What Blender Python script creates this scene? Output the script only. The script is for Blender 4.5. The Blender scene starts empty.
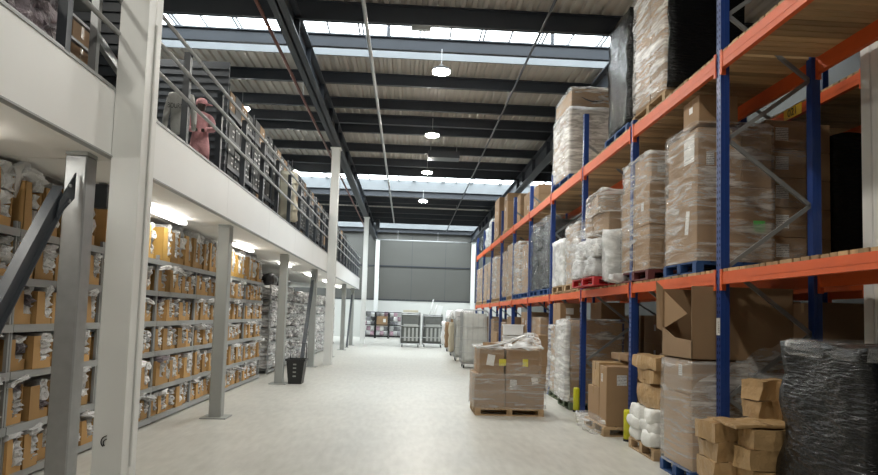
import bpy, math, random
from mathutils import Vector, Matrix, noise
random.seed(11)
R = random.Random(5)
COL = bpy.context.scene.collection
PI = math.pi

# ------------------------------------------------------------------ materials
def newmat(name):
    m = bpy.data.materials.new(name); m.use_nodes = True
    nt = m.node_tree
    return m, nt, nt.nodes['Principled BSDF']

def mat(name, col, rough=.6, metal=0., vary=0., nscale=0., namt=0., bump=0., bscale=30., spec=.5, island=False, stretch=None):
    """Principled material; vary = brightness spread from object to object, namt = blotches, bump = relief."""
    m, nt, b = newmat(name)
    N, L = nt.nodes, nt.links
    b.inputs['Roughness'].default_value = rough
    b.inputs['Metallic'].default_value = metal
    b.inputs['Specular IOR Level'].default_value = spec
    rgb = N.new('ShaderNodeRGB'); rgb.outputs[0].default_value = (*col, 1)
    out = rgb.outputs[0]
    tc = N.new('ShaderNodeTexCoord')
    vec = tc.outputs['Object']
    if stretch:
        mp = N.new('ShaderNodeMapping'); mp.inputs['Scale'].default_value = stretch
        L.new(vec, mp.inputs['Vector']); vec = mp.outputs[0]
    def scale(src, fac):
        h = N.new('ShaderNodeMix'); h.data_type = 'RGBA'; h.blend_type = 'MULTIPLY'
        h.inputs[0].default_value = 1
        L.new(src, h.inputs[6]); L.new(fac, h.inputs[7])
        return h.outputs[2]
    def remap(src, a, c):
        r = N.new('ShaderNodeMapRange'); r.inputs[3].default_value = a; r.inputs[4].default_value = c
        L.new(src, r.inputs[0]); return r.outputs[0]
    if vary:
        if island:
            g = N.new('ShaderNodeNewGeometry'); src = g.outputs['Random Per Island']
        else:
            g = N.new('ShaderNodeObjectInfo'); src = g.outputs['Random']
        out = scale(out, remap(src, 1 - vary, 1 + vary))
    if namt:
        n = N.new('ShaderNodeTexNoise'); n.inputs['Scale'].default_value = nscale; n.inputs['Detail'].default_value = 5
        L.new(vec, n.inputs['Vector'])
        out = scale(out, remap(n.outputs[0], 1 - namt, 1 + namt))
    L.new(out, b.inputs['Base Color'])
    if bump:
        n2 = N.new('ShaderNodeTexNoise'); n2.inputs['Scale'].default_value = bscale; n2.inputs['Detail'].default_value = 4
        L.new(vec, n2.inputs['Vector'])
        bp = N.new('ShaderNodeBump'); bp.inputs['Strength'].default_value = bump; bp.inputs['Distance'].default_value = .03
        L.new(n2.outputs[0], bp.inputs['Height']); L.new(bp.outputs[0], b.inputs['Normal'])
    return m

def film(name, lo, hi, col=(.8, .8, .78), rough=.16, scale=5., stretch=(1, 1, 1), rot=(0, 0, 0), bump=.6):
    """Stretch film: mostly clear, whitish and shiny where it creases."""
    m, nt, b = newmat(name); N, L = nt.nodes, nt.links
    b.inputs['Base Color'].default_value = (*col, 1); b.inputs['Roughness'].default_value = rough
    tc = N.new('ShaderNodeTexCoord'); mp = N.new('ShaderNodeMapping')
    mp.inputs['Scale'].default_value = stretch; mp.inputs['Rotation'].default_value = rot
    L.new(tc.outputs['Object'], mp.inputs['Vector'])
    n = N.new('ShaderNodeTexNoise'); n.inputs['Scale'].default_value = scale; n.inputs['Detail'].default_value = 6
    n.inputs['Roughness'].default_value = .65; n.inputs['Distortion'].default_value = .8
    L.new(mp.outputs[0], n.inputs['Vector'])
    r = N.new('ShaderNodeMapRange'); r.inputs[1].default_value = .44; r.inputs[2].default_value = .68
    r.inputs[3].default_value = lo; r.inputs[4].default_value = hi
    L.new(n.outputs[0], r.inputs[0])
    bp = N.new('ShaderNodeBump'); bp.inputs['Strength'].default_value = bump; bp.inputs['Distance'].default_value = .04
    L.new(n.outputs[0], bp.inputs['Height']); L.new(bp.outputs[0], b.inputs['Normal'])
    t = N.new('ShaderNodeBsdfTransparent'); mx = N.new('ShaderNodeMixShader')
    L.new(r.outputs[0], mx.inputs[0]); L.new(t.outputs[0], mx.inputs[1]); L.new(b.outputs[0], mx.inputs[2])
    L.new(mx.outputs[0], N['Material Output'].inputs['Surface'])
    return m

def emit(name, col, s):
    m, nt, b = newmat(name)
    b.inputs['Base Color'].default_value = (*col, 1)
    b.inputs['Emission Color'].default_value = (*col, 1); b.inputs['Emission Strength'].default_value = s
    return m

def barcode(name):
    m, nt, b = newmat(name); N, L = nt.nodes, nt.links
    tc = N.new('ShaderNodeTexCoord'); w = N.new('ShaderNodeTexWave'); w.bands_direction = 'Z'
    w.inputs['Scale'].default_value = 14; w.inputs['Distortion'].default_value = 3; w.inputs['Detail Scale'].default_value = 9
    L.new(tc.outputs['Object'], w.inputs['Vector'])
    r = N.new('ShaderNodeValToRGB'); r.color_ramp.elements[0].position = .22; r.color_ramp.elements[1].position = .3
    r.color_ramp.elements[0].color = (.12, .12, .12, 1); r.color_ramp.elements[1].color = (.75, .75, .73, 1)
    L.new(w.outputs[0], r.inputs[0]); L.new(r.outputs[0], b.inputs['Base Color'])
    b.inputs['Roughness'].default_value = .5
    return m

M = dict(
    carton=mat('cardboard brown', (.30, .19, .102), .75, vary=.16, nscale=3, namt=.12, bump=.12, bscale=9),
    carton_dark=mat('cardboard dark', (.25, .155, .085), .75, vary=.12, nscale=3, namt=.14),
    bin=mat('cardboard picking bin', (.52, .31, .12), .75, vary=.24, nscale=5, namt=.14),
    bin_yellow=mat('cardboard bright ochre', (.62, .38, .10), .75, vary=.08, nscale=5, namt=.1),
    kraft=mat('kraft paper', (.41, .265, .125), .4, vary=.14, nscale=5, namt=.25, bump=.9, bscale=9),
    tape=mat('packing tape', (.40, .27, .15), .25, vary=.08),
    bag=mat('white mailer film', (.66, .66, .66), .38, vary=.25, nscale=11, namt=.16, bump=.5, bscale=22),
    bag_many=mat('white mailer film many', (.58, .58, .58), .4, vary=.4, nscale=12, namt=.3, bump=.5, bscale=22, island=True),
    bag_mauve=mat('grey mauve film', (.20, .17, .19), .3, vary=.4, nscale=9, namt=.35, bump=.8, bscale=18),
    sack=mat('white woven sack', (.72, .72, .69), .55, vary=.06, nscale=8, namt=.08, bump=.3, bscale=30),
    black_bag=mat('black plastic', (.012, .012, .013), .3, vary=.3, bump=.7, bscale=12),
    white=mat('white painted steel', (.80, .81, .79), .42, nscale=2.2, namt=.05),
    fascia=mat('white coated steel fascia', (.86, .87, .86), .38, nscale=1.5, namt=.035),
    soffit=mat('white soffit board', (.84, .82, .78), .6, nscale=1.5, namt=.03),
    greysteel=mat('grey painted steel', (.33, .345, .33), .45, nscale=3, namt=.08),
    galv=mat('galvanised steel', (.42, .43, .43), .38, .55, nscale=9, namt=.16),
    shelf=mat('pale grey shelf steel', (.36, .375, .375), .4, .15, nscale=6, namt=.08),
    darksteel=mat('charcoal steel', (.045, .052, .062), .4, nscale=6, namt=.15),
    navy=mat('dark painted roof steel', (.030, .036, .046), .5, nscale=4, namt=.12),
    rail=mat('grey rail tube', (.40, .41, .41), .35, .3),
    bracesteel=mat('dull galvanised brace', (.22, .23, .23), .45, .3),
    orange=mat('orange powder coat', (.66, .105, .018), .5, nscale=5, namt=.12),
    blue=mat('blue powder coat', (.014, .045, .20), .35, nscale=5, namt=.12),
    hole=mat('punched slot', (.006, .012, .045), .8),
    wood=mat('pallet timber', (.42, .29, .165), .8, vary=.14, nscale=4, namt=.28, stretch=(1, 1, 6)),
    deck=mat('decking timber', (.40, .26, .13), .8, vary=.4, nscale=2.5, namt=.35, island=True, stretch=(.6, 8, 4)),
    bluepallet=mat('blue pallet paint', (.015, .06, .19), .6, vary=.1, nscale=6, namt=.25),
    redpallet=mat('red pallet plastic', (.48, .025, .03), .4),
    maroonpallet=mat('maroon pallet paint', (.13, .03, .03), .6, nscale=6, namt=.2),
    greenpallet=mat('weathered green pallet', (.12, .15, .09), .75, nscale=6, namt=.25),
    yellow=mat('yellow guard plastic', (.62, .60, .02), .4),
    signyellow=mat('yellow sign plate', (.75, .48, .04), .45),
    ink=mat('black ink', (.01, .01, .01), .5),
    paper=mat('white paper', (.74, .74, .72), .5),
    yellowlabel=mat('yellow label', (.68, .62, .05), .5),
    greenlabel=mat('green label', (.10, .62, .10), .5),
    barcode=barcode('printed barcode label'),
    clear=film('clear stretch film', .07, .68, scale=1.5, stretch=(1, 1, 7), rot=(.6, 0, 0)),
    clear_heavy=film('layered stretch film', .2, .9, scale=1.7, stretch=(1.2, 1, 7), rot=(.75, .1, 0)),
    clear_light=film('single layer film', .03, .38, scale=1.4, stretch=(1, 1, 7), rot=(.4, .1, 0)),
    sheen=film('even film sheen', .16, .5, scale=1.2, stretch=(1, 1, 10), rot=(.15, 0, 0), bump=.3),
    frost=film('frosted layered film', .38, .95, scale=1.7, stretch=(1.2, 1, 6), rot=(.6, .1, 0)),
    milky=film('milky film', .55, 1., col=(.78, .79, .78), rough=.25, scale=3, stretch=(1, 1, 2)),
    smoke=film('grey film', .12, .5, col=(.32, .33, .33), rough=.14, scale=1.6, stretch=(1, 1, 4), rot=(.8, 0, 0)),
    trolleygrey=mat('grey trolley panel', (.10, .105, .097), .6, nscale=6, namt=.2, bump=.3, bscale=12),
    palecloth=mat('pale cage cloth', (.52, .53, .50), .7, nscale=5, namt=.14, bump=.35, bscale=9),
    black=mat('black stretch film', (.005, .0055, .006), .16, nscale=4, namt=.3, bump=1., bscale=5, spec=.3, stretch=(1.5, 1.5, 6)),
    pink=mat('pink cotton', (.62, .32, .34), .8, nscale=7, namt=.12, bump=.4, bscale=16),
    greycloth=mat('grey cotton', (.48, .48, .46), .85, nscale=7, namt=.15, bump=.4, bscale=16),
    skin=mat('mannequin skin tone', (.06, .045, .04), .5),
    rubber=mat('black rubber', (.012, .012, .012), .7),
    basket=mat('black basket plastic', (.016, .017, .018), .5),
    cageliner=mat('pale woven liner', (.30, .31, .29), .7, nscale=7, namt=.14, bump=.35, bscale=12),
    beige=mat('beige panel', (.46, .42, .32), .6, vary=.1),
    whiteplastic=mat('white plastic', (.72, .73, .72), .35),
    pinkprint=mat('pink print bag', (.45, .30, .36), .4, vary=.3, nscale=9, namt=.5),
    blackprint=mat('black and white print bag', (.20, .20, .21), .4, vary=.8, nscale=14, namt=.6),
    redpipe=mat('oxide red pipe', (.16, .06, .045), .5),
    cladding=mat('grey wall cladding', (.105, .105, .096), .55, nscale=.8, namt=.05),
    block=mat('white painted blockwork', (.64, .65, .62), .6, nscale=1.2, namt=.05),
    roofsheet=mat('grey roof sheet', (.43, .40, .36), .55, nscale=.7, namt=.08),
    curb=mat('pale grey curb flashing', (.15, .165, .175), .4, nscale=4, namt=.08),
    skylight=emit('daylit rooflight glazing', (.88, .96, 1.), 4.5),
    lamp=emit('lit lamp diffuser', (1., .96, .87), 150.),
    tube=emit('lit fluorescent tube', (1., .98, .92), 9.),
    lamphousing=mat('grey lamp housing', (.12, .12, .12), .5, .2),
)

# floor: power floated concrete
def floor_material():
    m, nt, b = newmat('power floated concrete'); N, L = nt.nodes, nt.links
    tc = N.new('ShaderNodeTexCoord')
    n1 = N.new('ShaderNodeTexNoise'); n1.inputs['Scale'].default_value = .9; n1.inputs['Detail'].default_value = 8
    n1.inputs['Roughness'].default_value = .7; n1.inputs['Distortion'].default_value = .6
    n2 = N.new('ShaderNodeTexNoise'); n2.inputs['Scale'].default_value = 7; n2.inputs['Detail'].default_value = 6
    mp = N.new('ShaderNodeMapping'); mp.inputs['Scale'].default_value = (1.6, .35, 1)
    L.new(tc.outputs['Object'], n1.inputs['Vector']); L.new(tc.outputs['Object'], mp.inputs['Vector']); L.new(mp.outputs[0], n2.inputs['Vector'])
    mx = N.new('ShaderNodeMix'); mx.data_type = 'FLOAT'; mx.inputs[0].default_value = .45
    L.new(n1.outputs[0], mx.inputs[2]); L.new(n2.outputs[0], mx.inputs[3])
    r = N.new('ShaderNodeValToRGB')
    r.color_ramp.elements[0].position = .32; r.color_ramp.elements[0].color = (.44, .43, .385, 1)
    r.color_ramp.elements[1].position = .62; r.color_ramp.elements[1].color = (.60, .59, .54, 1)
    L.new(mx.outputs[0], r.inputs[0]); L.new(r.outputs[0], b.inputs['Base Color'])
    rr = N.new('ShaderNodeMapRange'); rr.inputs[3].default_value = .22; rr.inputs[4].default_value = .5
    L.new(n1.outputs[0], rr.inputs[0]); L.new(rr.outputs[0], b.inputs['Roughness'])
    return m
M['floor'] = floor_material()

# ------------------------------------------------------------------ mesh helpers
class MB:
    def __init__(s): s.v = []; s.f = []; s.mi = []
    def add(s, vs, fs, k=0, mx=None):
        o = len(s.v)
        s.v += [tuple(mx @ Vector(p)) for p in vs] if mx is not None else [tuple(p) for p in vs]
        s.f += [tuple(i + o for i in f) for f in fs]; s.mi += [k] * len(fs)
    def box(s, x0, x1, y0, y1, z0, z1, k=0):
        s.add([(x0, y0, z0), (x1, y0, z0), (x1, y1, z0), (x0, y1, z0), (x0, y0, z1), (x1, y0, z1), (x1, y1, z1), (x0, y1, z1)],
              [(0, 3, 2, 1), (4, 5, 6, 7), (0, 1, 5, 4), (1, 2, 6, 5), (2, 3, 7, 6), (3, 0, 4, 7)], k)
    def cbox(s, w, d, h, b=.008, mx=None, k=0):
        """chamfered box on z=0, centred in x and y"""
        cs = [(sx, sy, sz) for sz in (-1, 1) for sy in (-1, 1) for sx in (-1, 1)]
        H = (w / 2, d / 2, h / 2); vs = []; idx = {}
        for c in cs:
            for ax in range(3):
                p = [c[i] * (H[i] - (0 if i == ax else b)) for i in range(3)]; p[2] += h / 2
                idx[(c, ax)] = len(vs); vs.append(p)
        fs = []
        for ax in range(3):
            a, e = (ax + 1) % 3, (ax + 2) % 3
            for sg in (-1, 1):
                q = []
                for (i, j) in ((-1, -1), (1, -1), (1, 1), (-1, 1)):
                    c = [0, 0, 0]; c[ax] = sg; c[a] = i; c[e] = j; q.append(idx[(tuple(c), ax)])
                fs.append(tuple(q if sg > 0 else q[::-1]))
            for i in (-1, 1):
                for j in (-1, 1):
                    c1 = [0, 0, 0]; c1[a] = i; c1[e] = j; c2 = list(c1); c1[ax] = -1; c2[ax] = 1
                    c1, c2 = tuple(c1), tuple(c2)
                    q = [idx[(c1, a)], idx[(c2, a)], idx[(c2, e)], idx[(c1, e)]]
                    fs.append(tuple(q if i * j < 0 else q[::-1]))
        for c in cs:
            q = [idx[(c, 0)], idx[(c, 1)], idx[(c, 2)]]
            fs.append(tuple(q if c[0] * c[1] * c[2] > 0 else q[::-1]))
        s.add(vs, fs, k, mx)
    def bar(s, p, q, w, h=None, k=0):
        """rectangular bar from p to q"""
        p, q = Vector(p), Vector(q); d = q - p; n = d.normalized()
        up = Vector((0, 0, 1)) if abs(n.z) < .95 else Vector((0, 1, 0))
        a = n.cross(up).normalized() * w / 2; b = a.cross(n).normalized() * (h or w) / 2
        vs = [p + a * i + b * j for (i, j) in ((-1, -1), (1, -1), (1, 1), (-1, 1))] + [q + a * i + b * j for (i, j) in ((-1, -1), (1, -1), (1, 1), (-1, 1))]
        s.add(vs, [(0, 3, 2, 1), (4, 5, 6, 7), (0, 1, 5, 4), (1, 2, 6, 5), (2, 3, 7, 6), (3, 0, 4, 7)], k)
    def tube(s, pts, r, n=8, k=0):
        pts = [Vector(p) for p in pts]; vs = []; fs = []
        for i, p in enumerate(pts):
            d = (pts[min(i + 1, len(pts) - 1)] - pts[max(i - 1, 0)]).normalized()
            up = Vector((0, 0, 1)) if abs(d.z) < .9 else Vector((1, 0, 0))
            a = d.cross(up).normalized(); b = a.cross(d)
            vs += [p + (a * math.cos(2 * PI * j / n) + b * math.sin(2 * PI * j / n)) * r for j in range(n)]
        for i in range(len(pts) - 1):
            for j in range(n):
                fs.append((i * n + j, i * n + (j + 1) % n, (i + 1) * n + (j + 1) % n, (i + 1) * n + j))
        fs.append(tuple(range(n))[::-1]); e = (len(pts) - 1) * n; fs.append(tuple(range(e, e + n)))
        s.add(vs, fs, k)
    def lathe(s, prof, n=16, mx=None, k=0):
        vs = []; fs = []
        for (r, z) in prof: vs += [(r * math.cos(2 * PI * j / n), r * math.sin(2 * PI * j / n), z) for j in range(n)]
        for i in range(len(prof) - 1):
            for j in range(n): fs.append((i * n + j, i * n + (j + 1) % n, (i + 1) * n + (j + 1) % n, (i + 1) * n + j))
        fs.append(tuple(range(n))[::-1]); e = (len(prof) - 1) * n; fs.append(tuple(range(e, e + n)))
        s.add(vs, fs, k, mx)
    def lumpy(s, w, d, h, n=(4, 4, 3), rnd=.3, amp=.02, freq=5., seed=0., mx=None, k=0, flat=0.):
        """soft box on z=0: corners rounded by rnd, crumpled by noise"""
        nx, ny, nz = n; idx = {}; vs = []; fs = []
        def V(i, j, l):
            if (i, j, l) in idx: return idx[(i, j, l)]
            p = Vector((2 * i / nx - 1, 2 * j / ny - 1, 2 * l / nz - 1))
            q = p * (1 - rnd) + p.normalized() * rnd * 1.0 if rnd else p
            P = Vector((q.x * w / 2, q.y * d / 2, q.z * h / 2))
            o = noise.noise_vector(P * freq + Vector((seed * 7.3, seed * 3.1, seed)))
            P = P + o * amp; P.z = max(P.z + h / 2, flat) if flat is not None else P.z + h / 2
            idx[(i, j, l)] = len(vs); vs.append(P); return idx[(i, j, l)]
        for i in range(nx):
            for j in range(ny):
                fs.append((V(i, j, 0), V(i, j + 1, 0), V(i + 1, j + 1, 0), V(i + 1, j, 0)))
                fs.append((V(i, j, nz), V(i + 1, j, nz), V(i + 1, j + 1, nz), V(i, j + 1, nz)))
        for i in range(nx):
            for l in range(nz):
                fs.append((V(i, 0, l), V(i + 1, 0, l), V(i + 1, 0, l + 1), V(i, 0, l + 1)))
                fs.append((V(i, ny, l), V(i, ny, l + 1), V(i + 1, ny, l + 1), V(i + 1, ny, l)))
        for j in range(ny):
            for l in range(nz):
                fs.append((V(0, j, l), V(0, j, l + 1), V(0, j + 1, l + 1), V(0, j + 1, l)))
                fs.append((V(nx, j, l), V(nx, j + 1, l), V(nx, j + 1, l + 1), V(nx, j, l + 1)))
        s.add(vs, fs, k, mx)
    def mesh(s, name, mats, smooth=False):
        me = bpy.data.meshes.new(name); me.from_pydata(s.v, [], s.f)
        for m in (mats if isinstance(mats, (list, tuple)) else [mats]): me.materials.append(m)
        if any(s.mi): me.polygons.foreach_set('material_index', s.mi)
        if smooth: me.polygons.foreach_set('use_smooth', [True] * len(me.polygons))
        me.update(); return me

def put(name, me, loc=(0, 0, 0), rz=0., parent=None, rx=0., ry=0.):
    o = bpy.data.objects.new(name, me); o.location = loc; o.rotation_euler = (rx, ry, rz)
    if parent is not None: o.parent = parent
    COL.objects.link(o); return o
def tag(o, label, cat, group=None, kind=None):
    o['label'] = label; o['category'] = cat
    if group: o['group'] = group
    if kind: o['kind'] = kind
    return o
def thing(name, label, cat, loc=(0, 0, 0), rz=0., group=None, kind=None):
    return tag(put(name, None, loc, rz), label, cat, group, kind)
def part(name, mb, mats, parent, smooth=False, loc=(0, 0, 0), rz=0.):
    return put(name, mb.mesh(name, mats, smooth), loc, rz, parent)
def solo(name, mb, mats, label, cat, loc=(0, 0, 0), rz=0., group=None, kind=None, smooth=False):
    return tag(put(name, mb.mesh(name, mats, smooth), loc, rz), label, cat, group, kind)
def bx(*a):
    m = MB(); m.box(*a); return m
ORD = ['zeroth', 'first', 'second', 'third', 'fourth', 'fifth', 'sixth', 'seventh', 'eighth', 'ninth', 'tenth', 'eleventh', 'twelfth', 'thirteenth',
       'fourteenth', 'fifteenth', 'sixteenth', 'seventeenth', 'eighteenth', 'nineteenth', 'twentieth'] + ['%s-%s' % (t, u) for t in ('twenty', 'thirty', 'forty', 'fifty')
       for u in ('first', 'second', 'third', 'fourth', 'fifth', 'sixth', 'seventh', 'eighth', 'ninth', 'tenth')]

def text_part(name, body, size, m, parent, loc, rx=PI / 2, rz=0.):
    c = bpy.data.curves.new(name, 'FONT'); c.body = body; c.size = size; c.align_x = 'CENTER'; c.align_y = 'CENTER'; c.extrude = .002
    o = bpy.data.objects.new(name, c); COL.objects.link(o)
    dg = bpy.context.evaluated_depsgraph_get(); me = bpy.data.meshes.new_from_object(o.evaluated_get(dg))
    bpy.data.objects.remove(o); me.materials.clear(); me.materials.append(m)
    return put(name, me, loc, rz, parent, rx=rx)

# ------------------------------------------------------------------ the building shell
WX0, WX1, WY0, WY1, DECK = -12., 9., -8., 50.3, 8.53
struct = lambda n, mb, m, l, c, **k: solo(n, mb, m, l, c, kind='structure', **k)
struct('floor', bx(WX0 - .3, WX1 + .3, WY0 - .3, WY1 + .3, -.2, 0), M['floor'], 'pale grey power floated concrete floor of the warehouse', 'floor')
mb = MB(); mb.box(WX0, WX1, WY1, WY1 + .25, 2.93, 9.4, 0); mb.box(WX0, WX1, WY1 - .03, WY1 + .25, 0, 2.9, 1)
struct('wall_back', mb, [M['cladding'], M['block']], 'far end wall, grey cladding above a white painted lower band', 'wall')
for i, (z, l) in enumerate(((2.9, 'lower dark rail along the top of the white band on end wall'), (5.55, 'middle dark rail across the grey cladding of end wall'))):
    struct('trim_%d' % (i + 1), bx(WX0, WX1, WY1 - .06, WY1, z, z + .09), M['navy'], l, 'trim')
for i, x in enumerate((-6.2, .25, 2.9, 7.4)):
    struct('trim_%d' % (i + 3), bx(x - .012, x + .012, WY1 - .015, WY1, 2.99, 8.2), M['darksteel'],
           'thin vertical joint in grey end wall cladding, %s from left' % ORD[i + 1], 'trim')
for n, x, l in (('wall_left', WX0 - .25, 'plain grey side wall behind the mezzanine'), ('wall_right', WX1, 'plain grey side wall behind the blue racking')):
    struct(n, bx(x, x + .25, WY0, WY1, 0, 9.4), M['cladding'], l, 'wall')
struct('wall_front', bx(WX0, WX1, WY0 - .25, WY0, 0, 9.4), M['cladding'], 'plain grey wall behind the viewer', 'wall')

SKY = [(13.75, 16.4), (28.95, 34.4), (44.2, 49.6)]       # rooflight openings in Y
def corrug(y0, y1):
    m = MB(); p = .24; x = WX0; pts = []
    while x < WX1:
        pts += [(x, DECK), (x + .09, DECK), (x + .12, DECK + .055), (x + .21, DECK + .055)]; x += p
    n = len(pts)
    vs = [(a, y0, z) for a, z in pts] + [(a, y1, z) for a, z in pts]
    m.add(vs, [(i, i + 1, n + i + 1, n + i) for i in range(n - 1)])
    return m
edges = [WY0] + [e for s in SKY for e in s] + [WY1]
mb = MB()
for i in range(0, len(edges), 2):
    c = corrug(edges[i], edges[i + 1]); mb.add(c.v, c.f)
struct('ceiling', mb, M['roofsheet'], 'corrugated pale grey metal roof sheeting seen from below', 'ceiling')
SN = ['nearest bright rooflight strip across the roof', 'middle bright rooflight strip across the roof', 'farthest bright rooflight strip by the end wall']
for i, (a, b) in enumerate(SKY):
    t = thing('window_%d' % (i + 1), SN[i], 'rooflight', (0, 0, 0), kind='structure')
    m = MB(); m.box(WX0, WX1, b, b + .05, DECK - .02, 9.1); m.box(WX0, WX1, a - .05, a, DECK - .02, 9.1)
    part('curb', m, M['curb'], t)
    m = MB(); m.box(WX0, WX1, a - .1, b + .1, 9.1, 9.14); part('glazing', m, M['skylight'], t)
    m = MB(); x = WX0 + .4; k = 0
    while x < WX1:
        m.box(x - .02, x + .02, a, b, 9.02, 9.1)
        if k % 2: m.box(x + .08, x + .12, a, b, 9.02, 9.1)
        x += .78; k += 1
    part('glazing_bars', m, M['curb'], t)

# purlins across the roof, rafters along it
PURL = [(-4.6, 0), (-2.75, 0), (-1.2, 0), (1.4, 0), (3.6, 0), (5.4, 0), (6.5, 0), (9.0, 0), (11.4, 0), (13.58, 1), (15.2, 0), (17.65, 0), (19.75, 0), (21.35, 0), (22.45, 0), (25.1, 0), (27.4, 0), (28.8, 1),
        (34.6, 0), (36.6, 0), (37.7, 0), (40.2, 0), (42.2, 0), (44.05, 1), (49.9, 0)]
vis = [p for p in PURL if p[0] > 12.5]
for y, big in PURL:
    m = MB(); z1 = DECK; z0 = 8.1 if big else 8.21
    for (q0, q1, h0, h1) in ((-.06, .06, z0, z0 + .025), (-.012, .012, z0, z1), (-.06, .06, z1 - .025, z1)):
        m.box(WX0, WX1, y + q0, y + q1, h0, h1)
    if (y, big) in vis:
        l = 'dark steel purlin across the roof, %s from the near rooflight edge' % ORD[vis.index((y, big)) + 1]
    else: l = 'dark steel purlin across the roof near the viewer, %.1f metres off' % abs(y)
    solo('roof_purlin', m, M['navy'], l, 'roof beam', group='roof purlins')
for i, (x, l) in enumerate(((-2.66, 'long dark rafter above the white columns'), (4.95, 'long dark rafter above the blue racking'), (-10.3, 'long dark rafter far left above the mezzanine'))):
    m = MB(); m.box(x - .16, x + .16, WY0, WY1, 7.62, 7.66); m.box(x - .02, x + .02, WY0, WY1, 7.62, 8.2); m.box(x - .16, x + .16, WY0, WY1, 8.17, 8.21)
    for y in [v[0] for v in PURL]: m.box(x - .14, x + .14, y - .01, y + .01, 7.66, 8.17)
    solo('roof_rafter', m, M['navy'], l, 'roof beam', group='roof rafters')
for i, (x, z, r, mt, l) in enumerate(((-1.05, 7.86, .045, 'galv', 'grey service pipe running down the roof left of the lamps'), (2.65, 7.92, .03, 'darksteel', 'thin dark pipe running down the roof right of the lamps'),
                                     (-3.1, 7.75, .04, 'redpipe', 'rust red sprinkler pipe beside the left rafter'))):
    m = MB(); m.tube([(x, -7.5, z), (x, 42 if i == 0 else 46, z)], r, 8); t = solo('service_pipe', m, M[mt], l, 'pipe', smooth=True)
    for y in (2, 9.0, 17.65, 25.1, 36.6): part('hanger', (lambda q: (q.bar((x, y, z), (x, y, 8.25), .015), q)[1])(MB()), M['galv'], t)
m = MB(); m.tube([(-2.4, 49.4, 7.55), (4.7, 49.4, 7.55)], .04); t = solo('conduit_pipe', m, M['galv'], 'thin grey pipe crossing high in front of the end wall', 'pipe', smooth=True)
for x in (-.9, 2.2): part('hanger', (lambda q: (q.bar((x, 49.4, 7.55), (x, 49.4, 8.3), .02), q)[1])(MB()), M['galv'], t)
for x, l in ((-.68, 'left'), (3.35, 'right')):
    solo('rooflight_strut', bx(x - .04, x + .04, 15.16, 15.24, 8.53, 9.05), M['navy'], 'short dark post standing under the nearest rooflight, %s of the two' % l, 'post')

def lamp(x, y, z, label, r=.22):
    t = thing('high_bay_lamp', label, 'lamp', (x, y, z), group='high bay lamps')
    m = MB(); m.lathe([(.05, .16), (.07, .09), (r * .8, .07), (r, .05), (r, 0.0)], 20); part('housing', m, M['lamphousing'], t)
    m = MB(); m.lathe([(r * .95, 0.0), (r * .93, -.03), (r * .6, -.06)], 20); part('diffuser', m, M['lamp'], t, True)
    m = MB(); m.tube([(0, 0, .16), (0, 0, 8.21 - z)], .012, 6); part('cord', m, M['galv'], t)
LY = [15.0, 20.45, 25.9, 32.5]
for i, y in enumerate(LY): lamp(.63, y, 7.66, 'lit round high bay lamp over the aisle, %s from the viewer' % ORD[i + 1])
for i, y in enumerate((-5.5, -1., 4.3, 9.7)): lamp(.63, y, 7.66, 'lit round high bay lamp above the aisle outside the picture, %s' % ('farthest behind', 'behind', 'overhead', 'just ahead')[i])
for i, y in enumerate((2., 10.3, 18.75, 27.)): lamp(-5.05, y, 7.73, 'lit high bay lamp above the mezzanine storage, %s from viewer' % ORD[i + 1])

# ------------------------------------------------------------------ building columns
def building_column(x, y, z1, label, w=.27, d=.33):
    t = thing('building_column', label, 'column', (x, y, 0))
    m = MB()
    m.cbox(w, d / 2 - .012, z1, .004, Matrix.Translation((0, -d / 4 - .004, 0))); m.cbox(w, d / 2 - .012, z1, .004, Matrix.Translation((0, d / 4 + .004, 0)))
    m.box(-w / 2 + .02, w / 2 - .02, -.02, .02, 0, z1)
    part('shaft', m, M['white'], t)
    m = MB(); m.tube([(w / 2 + .012, .01, 0.3), (w / 2 + .012, .01, z1 * .6)], .012, 6); part('conduit', m, M['white'], t)
    m = MB(); m.box(-w / 2 - .05, w / 2 + .05, -d / 2 - .05, d / 2 + .05, z1 - .03, z1); part('cap_plate', m, M['white'], t)
    return t
t = building_column(-2.70, 6.26, 7.62, 'large white building column in the left foreground')
m = MB()
for k in range(7):
    a = PI * .55 + k * .33; a2 = a + .33
    for rr, dz in ((.055, 0), (.035, -.01)):
        m.bar((rr * math.cos(a), 0, rr * math.sin(a) + dz), (rr * math.cos(a2), 0, rr * math.sin(a2) + dz), .008)
part('scuff_mark', m, M['ink'], t, loc=(-.0, -.171, .56))
building_column(-2.70, 22.55, 7.62, 'white building column halfway down the mezzanine edge')
building_column(-2.62, 38.6, 7.62, 'white building column beyond the end of the mezzanine')
building_column(-2.45, 49.9, 7.62, 'white column against the end wall, left of centre', .3, .3)
building_column(5.05, 49.9, 7.62, 'white column against the end wall beside the racking', .3, .3)
t = building_column(4.94, 6.42, 7.62, 'white building column behind the rack at the right edge', .21, .3)
m = MB(); m.lathe([(.3, -.13), (.36, -.1), (.36, .1), (.3, .13)], 20, Matrix.Rotation(PI / 2, 4, 'Y'))
solo('heater_fan', m, M['darksteel'], 'small round dark fan unit high beside the third white column', 'fan', (-2.1, 41.5, 7.6), smooth=False)

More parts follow.
